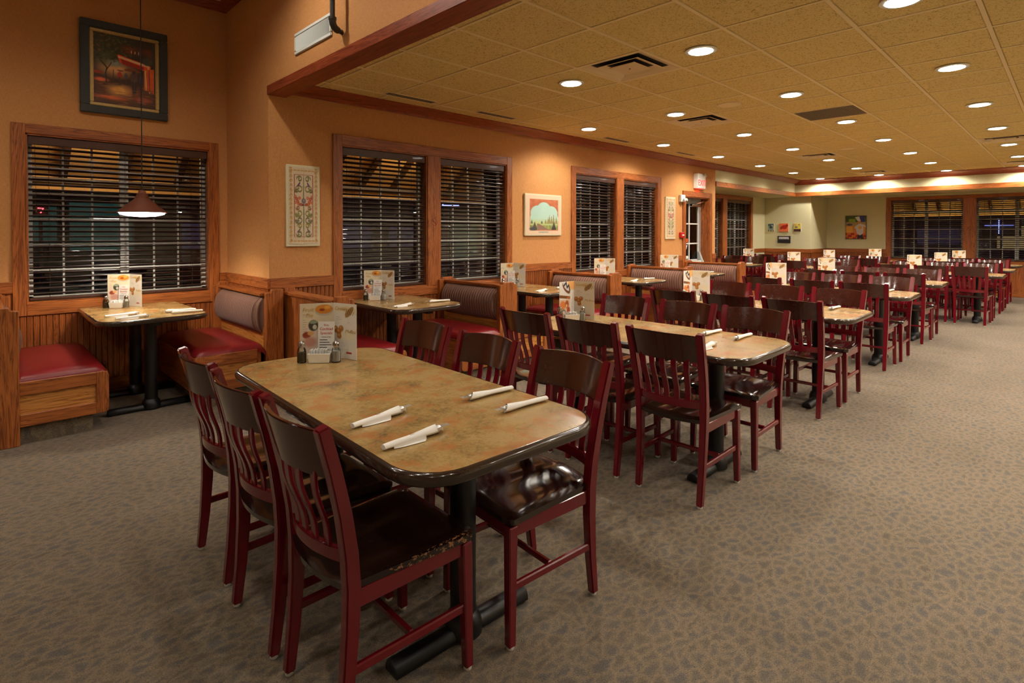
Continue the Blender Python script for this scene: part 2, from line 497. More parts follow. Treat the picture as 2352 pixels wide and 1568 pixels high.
# timber: beam, crown, rails
S(MB().box(HX-.012, HX+.16, YR, W, 2.648, 2.728).build('trim_beam', 'red_oak_y', bevel=.003))
def crown(poly, a, b, axis, name, mat):
    S(MB().prism(poly, a, b, axis).build(name, mat, smooth=True, ang=25))
def crown_poly(base, sgn, top, h=.066, d=.185):
    return [(base, top), (base+sgn*d, top), (base+sgn*d, top-.014), (base+sgn*d*.88, top-.026), (base+sgn*d*.60, top-.042), (base+sgn*d*.36, top-.066), (base+sgn*d*.26, top-.084), (base+sgn*d*.12, top-h+.006), (base+sgn*d*.10, top-h), (base, top-h)]
crown(crown_poly(W, -1, CEIL-.001), HX+.10, SX, 'x', 'trim_crown', 'red_oak_x')
crown(crown_poly(SX, -1, CEIL-.001, .115, .12), YR, W, 'y', 'trim_crown_end', 'red_oak_y')
crown(crown_poly(NY, -1, HIGH, .075, .085), XL, HX, 'x', 'trim_crown_high', 'red_oak_x')
crown(crown_poly(HX, -1, HIGH, .075, .085), YR, NY, 'y', 'trim_crown_header', 'red_oak_y')
S(MB().box(GX, SX-.02, W-.022, W, SOF-.004, SOF+.098).build('trim_soffit', 'oak_x', bevel=.003))
S(MB().box(SX-.022, SX, YR, W-.0, SOF-.004, SOF+.098).build('trim_soffit_end', 'oak_y', bevel=.003))
rail = lambda n, m, *b: S(MB().box(*b).build(n, m, bevel=.003))
r0, r1 = RAIL-.095, RAIL
rail('trim_rail', 'oak_x', XL, .232, NY-.022, NY, r0, r1)
rail('trim_rail', 'oak_x', 1.81, HX, NY-.022, NY, r0, r1)
rail('trim_rail', 'oak_y', HX-.022, HX, W-.022, NY-.022, r0, r1)
for a, b in ((HX, 2.492), (4.911, 6.095), (8.52, 9.277), (10.45, GX)): rail('trim_rail', 'oak_x', a, b, W-.022, W, r0, r1)
rail('trim_rail', 'oak_x', 14.38, PX, RY-.022, RY, r0, r1)
rail('trim_rail', 'oak_y', PX-.022, PX, PY-.022, RY-.022, r0, r1)
rail('trim_rail', 'oak_x', PX, EX, PY-.022, PY, r0, r1)
rail('trim_rail', 'oak_y', EX-.022, EX, 3.34, PY-.022, r0, r1)
# wainscot
bead_cache = {}
def beads(root, u0, u1, z1, place, axis):
    n = max(1, round((u1-u0)/.0425)); w = (u1-u0)/n
    key = (round(w, 4), round(z1, 3), axis)
    if key not in bead_cache:
        m = MB()
        if axis == 'x': m.box(-w/2+.0015, w/2-.0015, -.011, 0, .1, z1)
        else: m.box(-.011, 0, -w/2+.0015, w/2-.0015, .1, z1)
        bead_cache[key] = m.mesh('board', 'bead_z', bevel=.004)
    for k in range(n): put('board', bead_cache[key], root, place(u0+w*(k+.5)))
wain = S(empty('trim_wainscot')); onW = lambda u: (u, W, 0)
for a, b, z in ((HX, 2.492, r0), (2.492, 4.911, .74), (4.911, 6.095, r0), (6.095, 8.52, .74), (8.52, 9.277, r0), (10.45, GX, r0)): beads(wain, a, b, z, onW, 'x')
wain2 = S(empty('trim_wainscot_nook')); onN = lambda u: (u, NY, 0)
for a, b, z in ((-.3, .232, r0), (.232, 1.803, .725), (1.803, HX, r0)): beads(wain2, a, b, z, onN, 'x')
beads(wain2, W, NY, r0, lambda u: (HX, u, 0), 'y')
for nm, bx, mt in (('trim_wainscot_recess', (GX, PX, RY-.01, RY, .1, .72), 'bead_z'), ('trim_wainscot_corner', (PX-.01, PX, PY-.01, RY, .1, r0), 'bead_z'),
                   ('trim_wainscot_side', (PX-.01, EX, PY-.01, PY, .1, r0), 'bead_z')):
    S(MB().box(*bx).build(nm, mt))
wain3 = S(empty('trim_wainscot_end'))
MB().box(EX-.01, EX, 3.34, PY, .1, r0).build('panel', 'bead_z', wain3)
MB().box(EX-.01, EX, YR, 3.34, .1, .72).build('panel', 'bead_z', wain3)
for k in range(28): MB().box(EX-.014, EX-.008, PY-.05-k*.15, PY-.05-k*.15-.144, .1, .71).build('board', 'bead_z', wain3)
base = lambda n, m, *b: S(MB().box(*b).build(n, m, bevel=.004))
base('baseboard_booth', 'oak_x', HX, 9.277, W-.018, W, 0, .1); base('baseboard_nook', 'oak_x', -1, HX, NY-.018, NY, 0, .1)
base('baseboard_return', 'oak_y', HX-.018, HX, W-.018, NY, 0, .1); base('baseboard_end', 'oak_y', EX-.02, EX, YR, PY, 0, .12)
base('baseboard_recess', 'oak_x', GX, PX, RY-.018, RY, 0, .1)

# ------------------------------------------------------------------ windows and blinds
n_win = [0]
def window(loc, rz, panes, zz, outer, zo, cols, rows, split, where):
    n_win[0] += 1
    root = S(empty('window_%d' % n_win[0], loc, rz))
    u0, u1 = outer; z0, z1 = zz; t = .022
    B = lambda m, *b: MB().box(*b).build('casing', m, root, bevel=.003)
    B('oak_z', u0, panes[0][0], -t, 0, zo[0], zo[1]); B('oak_z', panes[-1][1], u1, -t, 0, zo[0], zo[1])
    B('oak_x', panes[0][0], panes[-1][1], -t, 0, z1, zo[1]); B('oak_x', panes[0][0], panes[-1][1], -t, 0, zo[0], z0)
    for a, b in zip(panes, panes[1:]): B('oak_z', a[1], b[0], -t, 0, z0, z1)
    for (a, b) in panes:
        J = lambda m, *bb: MB().box(*bb).build('jamb', m, root)
        J('oak_z', a, a+.012, -.01, .16, z0, z1); J('oak_z', b-.012, b, -.01, .16, z0, z1)
        J('oak_x', a, b, -.01, .16, z1-.012, z1); J('oak_x', a, b, -.012, .16, z0, z0+.014)
        a2, b2, c2, d2 = a+.012, b-.012, z0+.014, z1-.012
        F = lambda *bb: MB().box(*bb).build('sash', 'white_vinyl', root)
        fw = .035
        F(a2, a2+fw, .10, .14, c2, d2); F(b2-fw, b2, .10, .14, c2, d2); F(a2, b2, .10, .14, d2-fw, d2); F(a2, b2, .10, .14, c2, c2+fw)
        parts = [(a2+fw, b2-fw)]
        if split:
            mid = (a2+b2)/2; F(mid-.033, mid+.033, .10, .14, c2, d2); parts = [(a2+fw, mid-.033), (mid+.033, b2-fw)]
        for (p, q) in parts:
            for k in range(1, cols): x = p+(q-p)*k/cols; MB().box(x-.0075, x+.0075, .112, .128, c2+fw, d2-fw).build('muntin', 'white_vinyl', root)
            for k in range(1, rows): z = c2+fw+(d2-c2-2*fw)*k/rows; MB().box(p, q, .113, .127, z-.0075, z+.0075).build('muntin', 'white_vinyl', root)
        MB().box(a2+fw*.5, b2-fw*.5, .118, .122, c2+fw*.5, d2-fw*.5).build('pane', 'pane_glass', root)
    for i, (a, b) in enumerate(panes): blind(loc, rz, a+.016, b-.016, z0+.016, z1-.014, where[i])
    return root
def blind(loc, rz, a, b, z0, z1, label):
    root = empty('window_blind', loc, rz); tag(root, label, 'blind', 'wooden slat blinds in the windows')
    MB().box(a, b, .004, .020, z1-.075, z1-.002).build('valance', 'blind_wood', root, bevel=.006, seg=2)
    MB().box(a+.004, b-.004, .022, .075, z1-.05, z1-.004).build('headrail', 'blind_wood', root)
    MB().box(a+.003, b-.003, .020, .070, z0+.004, z0+.024).build('bottom_rail', 'blind_wood', root, bevel=.003)
    zt, zb = z1-.095, z0+.06; n = round((zt-zb)/.0452); w = b-a-.006
    me = MB().prism([(-.025, -.0040), (0, -.0010), (.025, -.0040), (.025, -.0008), (0, .0022), (-.025, -.0008)], -w/2, w/2, 'x').mesh('slat', 'blind_wood')
    for k in range(n+1):
        put('slat', me, root, ((a+b)/2, .045, zb+(zt-zb)*k/n), (R(-17+rng.uniform(-1.5, 1.5)), 0, R(rng.uniform(-.06, .06))))
    m = MB()
    for f in ((.1, .5, .9) if b-a > 1.2 else (.14, .86)):
        x = a+(b-a)*f
        for y in (.018, .072): MB().tube([(x, y, z0+.02), (x, y, z1-.03)], .0011, 4).build('ladder_cord', 'blind_cord', root)
    for x, L in ((a+.045, .62), (b-.05, .70)):
        MB().tube([(x, .012, z1-.07), (x+.004, .008, z1-L)], .0013, 4).build('pull_cord', 'blind_cord', root)
        MB().lathe([(.003, 0), (.007, .006), (.006, .02), (.0025, .03)], 8, (x+.004, .008, z1-L-.028)).build('tassel', 'blind_wood', root, smooth=True)
window((0, NY, 0), 0, NOOK, ZN, (.232, 1.803), (.726, 2.337), 3, 6, True, ['wide slat blind in the nook window under the street painting'])
window((0, W, 0), 0, WIN1, ZW, (2.492, 4.911), (.74, 2.38), 4, 6, False,
       ['slat blind beside the tall tile panel, left half of the first pair', 'slat blind between the no-smoking post and the landscape picture'])
window((0, W, 0), 0, WIN2, ZW, (6.095, 8.52), (.74, 2.38), 4, 6, False,
       ['slat blind right of the landscape picture, left half of its pair', 'slat blind left of the small tile panel and the exit door'])
window((0, RY, 0), 0, REC, ZR, (11.15, 14.38), (.71, 2.34), 3, 6, True,
       ['narrow-looking slat blind just right of the exit door', 'slat blind beside the green corner with four little pictures'])
window((EX, 0, 0), R(-90), END, ZE, (-3.34, -.10), (.69, 2.313), 3, 6, True,
       ['slat blind in the far end wall beside the chef picture', 'slat blind in the far end wall at the right edge'])

# ------------------------------------------------------------------ exit door
dr = S(empty('door_1', (0, W, 0)))
D = lambda m, *b, nm='casing': MB().box(*b).build(nm, m, dr, bevel=.003)
D('oak_z', 9.283, 9.394, -.022, 0, 0, 2.20); D('oak_z', 10.326, 10.435, -.022, 0, 0, 2.20); D('oak_x', 9.394, 10.326, -.022, 0, 2.10, 2.20)
D('oak_z', 9.394, 9.408, -.01, .17, 0, 2.10, nm='jamb'); D('oak_z', 10.312, 10.326, -.01, .17, 0, 2.10, nm='jamb'); D('oak_x', 9.408, 10.312, -.01, .17, 2.085, 2.10, nm='jamb')
y0, y1 = .155, .195
for b in ((9.412, 9.49), (10.22, 10.308)): D('door_steel', b[0], b[1], y0, y1, .02, 2.08, nm='stile')
for b in ((1.98, 2.08), (.02, .24)): D('door_steel', 9.49, 10.22, y0, y1, b[0], b[1], nm='rail')
MB().box(9.49, 10.22, .172, .178, .24, 1.98).build('pane', 'pane_glass', dr)
for x in (9.502, 9.85, 10.208): MB().box(x-.014, x+.014, y0+.002, y1-.002, .24, 1.98).build('muntin', 'white_vinyl', dr)
for z in (.55, .90, 1.22, 1.60): MB().box(9.49, 10.22, y0+.003, y1-.003, z-.012, z+.012).build('muntin', 'white_vinyl', dr)
MB().box(9.59, 9.81, .165, .170, 1.245, 1.315).build('orange_sticker', 'orange_sticker', dr)
MB().prism([(9.63, 1.19), (9.79, 1.19), (9.71, 1.04)], .165, .170).build('white_sticker', 'white_sticker', dr)
MB().box(9.53, 9.82, .165, .170, .93, .985).build('notice', 'white_sticker', dr)
pb = MB().box(9.44, 10.28, .07, .10, .84, .89).build('panic_bar', 'white_paint', dr, bevel=.008, seg=2)
MB().prism([(.155, .82), (.155, 1.06), (.13, 1.06), (.06, .89), (.06, .84)], 10.17, 10.23, 'x').build('bar_arm', 'door_steel', pb)
cl = MB().box(9.85, 10.17, .09, .155, 1.93, 1.99).build('door_closer', 'chrome', dr, bevel=.008)
MB().tube([(9.91, .10, 1.96), (10.05, -.02, 2.02), (10.25, .03, 2.03)], .009, 6).build('closer_arm', 'chrome', cl)

# ------------------------------------------------------------------ outdoors, seen through the panes
S(MB().box(-40, 70, NY+.17, 70, -.14, -.12).box(EX+.17, 70, -40, NY+.17, -.14, -.12).box(HX+.16, GX-.2, W+.17, NY+.17, -.14, -.12).build('ground', 'asphalt'))
def awning(loc, rz, u0, u1, label, lamps):
    root = empty('awning', loc, rz); tag(root, label, 'awning', 'cloth awnings over the windows')
    MB().add([(u0, .18, 2.85), (u1, .18, 2.85), (u1, 1.32, 2.02), (u0, 1.32, 2.02), (u0, .18, 2.87), (u1, .18, 2.87), (u1, 1.33, 2.03), (u0, 1.33, 2.03)],
             [(0,1,2,3), (7,6,5,4), (0,4,5,1), (1,5,6,2), (2,6,7,3), (3,7,4,0)]).build('cloth', 'awning_cloth', root)
    MB().box(u0, u1, 1.30, 1.335, 1.86, 2.03).build('valance', 'awning_cloth', root)
    MB().box(u0, u1, 1.25, 1.30, 1.95, 2.00).build('front_bar', 'post_grey', root)
    n = int((u1-u0)/.46)
    for k in range(n+1):
        x = u0+.03+(u1-u0-.06)*k/n
        MB().add([(x-.035, .18, 2.80), (x+.035, .18, 2.80), (x+.035, 1.30, 1.98), (x-.035, 1.30, 1.98), (x-.035, .18, 2.85), (x+.035, .18, 2.85), (x+.035, 1.30, 2.03), (x-.035, 1.30, 2.03)],
                 [(0,3,2,1), (4,5,6,7), (0,1,5,4), (1,2,6,5), (2,3,7,6), (3,0,4,7)]).build('rib', 'awning_rib', root)
    for x in lamps:
        ld = bpy.data.lights.new('awning_lamp', 'POINT'); ld.energy = 26; ld.color = (1, .68, .34); ld.shadow_soft_size = .06
        lo = bpy.data.objects.new('awning_lamp', ld); COL.objects.link(lo); lo.parent = root; lo.location = (x, .40, 2.48)
        MB().lathe([(.02, 0), (.05, .03), (.05, .06), (.015, .09)], 12, (x, .40, 2.53)).build('lamp_housing', 'awning_rib', root)
awning((0, NY+.02, 0), 0, -.4, 2.3, 'tan lamp-lit awning outside the nook window', (.9,))
awning((0, W+.02, 0), 0, 2.12, 8.6, 'long tan awning with dark ribs outside the booth windows', (3.9, 7.4))
awning((0, RY+.02, 0), 0, 10.6, 14.8, 'tan awning outside the recessed window beyond the exit door', (12.8,))
awning((EX+.02, 0, 0), R(-90), -4.0, .6, 'tan lamp-lit awning outside the far end windows', (-2.5, -.9))
def ray_at(px, py, dist):
    a, b = (px-1176)/1266, (551.4-py)/1266; p = R(-.73); c, s = math.cos(R(45.61)), math.sin(R(45.61))
    ff, uu = math.cos(p)-b*math.sin(p), math.sin(p)+b*math.cos(p)
    return Vector((ff*c+a*s, ff*s-a*c, uu))*dist + Vector((0, 0, EYE))
def street_lamp(px, py, dist, r, mat, label):
    p = ray_at(px, py, dist); root = empty('street_lamp', (p.x, p.y, -.12)); tag(root, label, 'street lamp', 'lamps outside in the night')
    h = p.z+.12
    MB().tube([(0, 0, 0), (0, 0, h+.12)], [.07, .05], 8).build('post', 'post_grey', root)
    MB().lathe([(.05, .0), (.16, .02), (.14, .10), (.04, .14)], 12, (0, 0, h+.1)).build('hood', 'post_grey', root)
    MB().lathe([(r*.3, -r), (r*.9, -r*.5), (r, 0), (r*.8, r*.6)], 12, (0, 0, h)).build('bulb', mat, root, smooth=True)
street_lamp(412, 487, 15, .05, 'street_white', 'cold white lamp outside right of the pendant shade')
street_lamp(917, 508, 17, .04, 'street_white', 'small white lamp outside the first booth window')
street_lamp(1132, 507, 20, .05, 'street_amber', 'amber lamp outside near the landscape picture')
street_lamp(954, 488, 18, .05, 'street_white', 'white lamp beside the first booth window post')
def house(px, py, dist, w, h, depth, wall, wins, label):
    p = ray_at(px, py, dist); yaw = math.atan2(p.y, p.x) - math.pi/2
    root = empty('house', (p.x, p.y, -.12), yaw); tag(root, label, 'building', 'dark buildings across the road')
    MB().box(-w/2, w/2, 0, depth, 0, h).build('wall', wall, root)
    MB().prism([(-w/2-.3, h), (w/2+.3, h), (0, h+w*.16)], -.3, depth).build('roof', 'dark_wall', root)
    for (a, b, c, d, m) in wins:
        f = MB().box(a-.06, b+.06, -.05, 0, c-.06, d+.06).build('window', 'post_grey', root)
        MB().box(a, b, -.07, -.04, c, d).build('pane', m, f)
house(150, 520, 17, 6, 3.6, 3, 'dark_wall', [(-2.4, -.2, 1.2, 2.4, 'shop_teal'), (.1, 1.7, 1.0, 2.5, 'shop_teal'), (-3.6, -2.6, .8, 2.4, 'shop_amber')], 'dark shop with teal lit panes outside the nook window')
house(440, 530, 24, 6, 3.2, 3, 'plaster_far', [(-.6, .6, .8, 2.0, 'shop_violet')], 'pale house outside right half of the nook window')
house(870, 535, 22, 9, 3.2, 3, 'plaster_far', [(-4.2, -3.4, .3, 2.3, 'shop_amber'), (-3.2, -.3, .9, 1.9, 'shop_violet'), (.4, 2.0, 1.0, 1.8, 'shop_violet'), (3.0, 4.0, .4, 1.9, 'shop_teal')], 'long pale building outside the first booth window')
house(1120, 540, 32, 7, 3.2, 3, 'dark_wall', [(-3, -1.2, .9, 1.8, 'shop_violet'), (1.4, 2.6, .7, 1.7, 'shop_amber')], 'dark building outside the second booth window')
house(1420, 540, 27, 8, 3.4, 3, 'dark_wall', [(-3.2, -1.8, .5, 2.0, 'shop_amber'), (.8, 2.6, .8, 1.9, 'shop_violet')], 'dark building outside the windows left of the exit door')
house(2150, 520, 36, 13, 3.2, 4, 'plaster_far', [(-5, -2.6, .8, 1.9, 'shop_amber'), (-1, 1.2, .8, 1.9, 'shop_violet'), (3, 4.6, .6, 2, 'shop_amber')], 'pale building outside the far end windows')
def neon(px, py, dist, polys, mat, label):
    p = ray_at(px, py, dist); yaw = math.atan2(p.y, p.x) - math.pi/2
    root = empty('neon_sign', (p.x, p.y, p.z), yaw); tag(root, label, 'neon sign', 'lit signs outside')
    w = max(abs(q[0]) for pl in polys for q in pl)+.1; hh = max(abs(q[1]) for pl in polys for q in pl)+.1
    MB().box(-w, w, .03, .08, -hh, hh).build('backing', 'dark_wall', root)
    MB().tube([(0, .1, -hh), (0, .1, -p.z)], .05, 6).build('post', 'post_grey', root)
    for pl in polys: MB().tube([(q[0], 0, q[1]) for q in pl], .014, 6).build('tube', mat, root)
neon(93, 483, 15, [[(-.06, .06), (.06, .06), (.0, -.07)], [(-.05, .02), (-.05, -.03)]], 'neon_red', 'small red neon sign outside left of the nook window')
neon(1035, 464, 20, [[(-.3, -.12), (-.16, .10), (.16, .10), (.3, -.12), (-.3, -.12)]], 'neon_blue', 'blue neon arch outside the second booth window')
rr = random.Random(3); lines = []
for row in range(2):
    x = -1.05
    while x < 1.0:
        w_ = rr.uniform(.04, .12); z = .11-.24*row
        lines.append([(x, z-.07), (x, z+.07), (x+w_, z+.07*rr.choice((-1, 1))), (x+w_, z-.07*rr.choice((-1, 1)))]); x += w_+.07
neon(1363, 490, 16, lines, 'neon_white', 'white letter board glowing outside the third booth window')
neon(2300, 520, 30, [[(-.1, .4), (-.1, -.4)], [(-.7, .05), (.5, .05)]], 'neon_blue', 'blue neon cross outside the far right window')
def bush(px, py, dist, r, label):
    p = ray_at(px, py, dist); m = MB(); q = random.Random(int(px))
    root = empty('shrub', (p.x, p.y, -.12)); tag(root, label, 'shrub')
    for _ in range(420):
        a, b, c = q.gauss(0, 1), q.gauss(0, 1), q.gauss(0, 1); L = math.sqrt(a*a+b*b+c*c); rad = r*q.uniform(.5, 1)
        cx, cy, cz = a/L*rad, b/L*rad, c/L*rad*1.15 + r*1.2
        e = Vector((q.gauss(0, 1), q.gauss(0, 1), q.gauss(0, 1))).normalized()*.035; g = Vector((q.gauss(0, 1), q.gauss(0, 1), q.gauss(0, 1))).normalized()*.018
        C = Vector((cx, cy, cz)); m.add([C-e, C+g, C+e, C-g], [(0,1,2,3)])
    o = m.build('foliage', 'leaf', root); MB().tube([(0, 0, 0), (0, 0, r)], .02, 6).build('stem', 'awning_rib', root)
bush(800, 640, 6.6, .32, 'small green shrub outside behind the first booth window')
# ------------------------------------------------------------------ booths
def crownbox(m, x0, x1, y0, y1, z0, z1, r, n=10, ny=14, dome=.02):
    """soft cushion: box with rounded upper edges and a domed top (grid), plus sides"""
    def h(u, v):
        du = min(u-x0, x1-u); dv = min(v-y0, y1-v)
        e = lambda d: 0 if d >= r else r-math.sqrt(max(0, r*r-(r-d)**2))
        return z1 - e(du) - e(dv) + dome*(1-((2*(u-x0)/(x1-x0)-1)**2))*(1-((2*(v-y0)/(y1-y0)-1)**4)) - dome*.0
    def sp(a, b, k):
        pts = [a, a+r*.08, a+r*.3, a+r*.65, a+r]; mid = [a+r+(b-a-2*r)*t/k for t in range(1, k)]
        return pts + mid + [b-r, b-r*.65, b-r*.3, b-r*.08, b]
    us, vs_ = sp(x0, x1, n), sp(y0, y1, ny)
    P = [[(u, v, h(u, v)) for u in us] for v in vs_]
    flat = [p for row in P for p in row]; nu, nv = len(us), len(vs_)
    fs = [(j*nu+i, j*nu+i+1, (j+1)*nu+i+1, (j+1)*nu+i) for j in range(nv-1) for i in range(nu-1)]
    rim = [i for i in range(nu)] + [j*nu+nu-1 for j in range(1, nv)] + [(nv-1)*nu+i for i in range(nu-2, -1, -1)] + [j*nu for j in range(nv-2, 0, -1)]
    b = len(flat); flat += [(flat[i][0], flat[i][1], z0) for i in rim]; k = len(rim)
    fs += [(rim[i], rim[(i+1) % k], b+(i+1) % k, b+i) for i in range(k)] + [tuple(b+i for i in range(k))]
    return m.add(flat, fs)
def back_cushion(m, s, xb, y0, y1, z0, z1):
    """channelled back cushion; xb is its back plane, s the side it faces"""
    pitch = .0375; n = max(4, round((y1-y0)/pitch)); per = 6; nz = 12
    def X(t, a, e):
        edge = 1-(2*a-1)**6; prof = .055+.055*math.sin(math.pi*min(1, max(0, a))*.9+.2)
        ends = min(1, e/.05)
        return xb + s*(prof*max(.12, edge)*math.sqrt(max(.05, ends)) + .007*abs(math.sin(math.pi*t*n)) - .004)
    rows = []
    for j in range(nz+1):
        a = j/nz
        rows.append([(X(i/(n*per), a, min(i/(n*per), 1-i/(n*per))*(y1-y0)), y0+(y1-y0)*i/(n*per), z0+(z1-z0)*a) for i in range(n*per+1)])
    nu = n*per+1; flat = [p for r_ in rows for p in r_]
    fs = [(j*nu+i, j*nu+i+1, (j+1)*nu+i+1, (j+1)*nu+i) for j in range(nz) for i in range(nu-1)]
    rim = [i for i in range(nu)] + [j*nu+nu-1 for j in range(1, nz+1)] + [nz*nu+i for i in range(nu-2, -1, -1)] + [j*nu for j in range(nz-1, 0, -1)]
    b = len(flat); flat += [(xb, flat[i][1], flat[i][2]) for i in rim]; k = len(rim)
    fs += [(rim[i], rim[(i+1) % k], b+(i+1) % k, b+i) for i in range(k)] + [tuple(b+i for i in range(k))]
    return m.add(flat, fs)
def bench(xc, yn, L, sides, label, half=.12, post_shift=0.0):
    """booth bench with its spine centred on xc; near end at yn, length L towards the wall"""
    root = empty('booth_bench', (xc, yn, 0)); tag(root, label, 'bench', 'padded oak booth benches along the windows')
    dbl = len(sides) == 2
    if dbl: poly = [(-half, 0), (half, 0), (half, .900), (.078, .906), (.070, .926), (-.070, .926), (-.078, .906), (-half, .900)]
    else:
        s = sides[0]; poly = [(-s*half, 0), (s*half, 0), (s*half, .895), (s*.028, .900), (s*.020, .926), (-s*half, .926)]
    if post_shift: poly = [(p[0]+post_shift, p[1]) for p in poly]
    MB().prism(poly, 0, .055).build('end_post', 'oak_z', root, bevel=.004)
    MB().prism([(p[0]-post_shift, p[1]) for p in poly], L-.06, L-.012).build('wall_post', 'oak_z', root, bevel=.004)
    bx = .028 if dbl else half
    MB().box(-.028 if dbl else -half if sides[0] > 0 else half-.05, .028 if dbl else -half+.05 if sides[0] > 0 else half, .055, L-.06, .08, .87).build('back_board', 'oak_z', root)
    cw = .062
    c0 = 0 if dbl else (-half+.045 if sides[0] > 0 else half-.045)
    MB().box(c0-cw, c0+cw, .055, L-.06, .868, .896).build('cap_rail', 'oak_y', root, bevel=.006, seg=2)
    for s in sides:
        xb = s*.028 if dbl else -s*half + s*.05
        xs_ = s*half
        back_cushion(MB(), s, xb, .060, L-.064, .525, .872).build('back_cushion', 'stripe_fabric', root, smooth=True, ang=50)
        MB().box(xb, xb+s*.03, .055, L-.06, .40, .60).build('lower_board', 'light_oak_y', root)
        xf = xs_+s*.485
        a, b = (xb+s*.03, xf-s*.005); a, b = min(a, b), max(a, b)
        m = MB(); crownbox(m, a, b, .002, L-.03, .40, .468, .066, dome=.028)
        m.build('seat_cushion', 'vinyl', root, smooth=True, ang=60)
        MB().box(xs_-s*.04, xf-s*.02, .03, L-.02, .14, .40).build('seat_box', 'oak_z', root)
        def fr(*bb): return MB().box(*bb)
        z0, z1 = .125, .425
        ef = MB().prism([(xs_, z1-.085), (xf-s*.075, z1-.085), (xf-s*.075, z0+.08), (xs_, z0+.08)][::1], .016, .028).build('end_panel', 'light_oak_x', root)
        MB().box(xs_, xf-s*.075, 0, .028, z1-.088, z1).build('end_rail', 'oak_x', root, bevel=.003)
        MB().box(xs_, xf-s*.075, 0, .028, z0, z0+.083).build('end_rail', 'oak_x', root, bevel=.003)
        q = s; P = [(xf-q*.075, z0), (xf-q*.03, z0), (xf-q*.009, z0+.009), (xf, z0+.03), (xf, z1-.03), (xf-q*.009, z1-.009), (xf-q*.03, z1), (xf-q*.075, z1)]
        MB().prism(P, 0, .028).build('end_stile', 'oak_z', root, bevel=.003)
        MB().box(xf-s*.02, xf-s*.002, .028, L-.02, z0, z1-.01).build('front_board', 'oak_y', root)
        MB().box(xs_-s*.06, xf-s*.09, .05, L-.02, 0, z0+.02).build('toe_kick', 'carpet', root)
    return root
BN = 3.98
bench(0.095, 4.90, NY-4.90, (1, -1), 'padded red bench at the left edge, facing the nook table')
bench(1.815, 4.90, NY-4.90, (-1,), 'padded red bench under the nook corner, right of the pendant lamp table', .075, .075)
bench(2.08, BN, W-BN, (1,), 'single booth bench with plain oak back beside the front menu', .077)
bench(3.852, BN, W-BN, (-1, 1), 'double booth bench below the no-smoking window post')
bench(5.705, BN, W-BN, (-1, 1), 'double booth bench below the landscape picture')
bench(7.59, BN, W-BN, (-1, 1), 'double booth bench in front of the third window pair')
bench(9.44, BN, W-BN, (-1, 1), 'double booth bench in front of the exit door')

# ------------------------------------------------------------------ tables
def table_top(root, w, l, r):
    out = rounded(-w/2+.016, w/2-.016, -l/2+.016, l/2-.016, r)
    MB().prism(out, .724, .762, 'z').build('tabletop', 'laminate', root)
    prof = [(0, .7625), (.007, .7615), (.013, .757), (.0165, .749), (.0165, .737), (.013, .727), (.006, .722), (0, .721)]
    n = len(out); c = [(p[0], p[1]) for p in out]; nrm = []
    for i in range(n):
        a, b = c[i-1], c[(i+1) % n]; dx, dy = b[0]-a[0], b[1]-a[1]; L = math.hypot(dx, dy); nrm.append((dy/L, -dx/L))
    vs = [(c[i][0]+nrm[i][0]*o, c[i][1]+nrm[i][1]*o, z) for (o, z) in prof for i in range(n)]
    k = len(prof); fs = [(j*n+i, j*n+(i+1) % n, ((j+1) % k)*n+(i+1) % n, ((j+1) % k)*n+i) for j in range(k) for i in range(n)]
    MB().add(vs, fs).build('edge_band', 'table_edge', root, smooth=True, ang=60)
col_me = MB().lathe([(.047, .05), (.047, .69)], 20)
PED = {}
def pedestal(root, x, y):
    if not PED:
        PED['column'] = MB().lathe([(.046, .05), (.046, .70)], 20).mesh('column', 'iron', smooth=True)
        PED['base_collar'] = MB().lathe([(.068, .012), (.066, .05), (.056, .075), (.046, .085)], 20).mesh('base_collar', 'iron', smooth=True)
        sec = [(-.036, .004), (-.036, .022), (-.028, .040), (-.012, .050), (.012, .050), (.028, .040), (.036, .022), (.036, .004)]
        PED['foot_bar'] = MB().prism(sec, -.29, .29, 'x').mesh('foot_bar', 'iron', bevel=.004, smooth=True, ang=50)
        PED['top_plate'] = MB().box(-.25, .25, -.03, .03, .695, .7225).box(-.03, .03, -.2, .2, .695, .7225).mesh('top_plate', 'iron')
    for k in ('foot_bar', 'base_collar', 'column', 'top_plate'): put(k, PED[k], root, (x, y, 0))
def table(cx, cy, rz, label, group, w=.80, l=1.74, r=.15, peds=None):
    root = empty('dining_table', (cx, cy, 0), rz); tag(root, label, 'table', group)
    table_top(root, w, l, r)
    for y in (peds or (-l/2+.34, l/2-.34)): pedestal(root, 0, y)
    return root

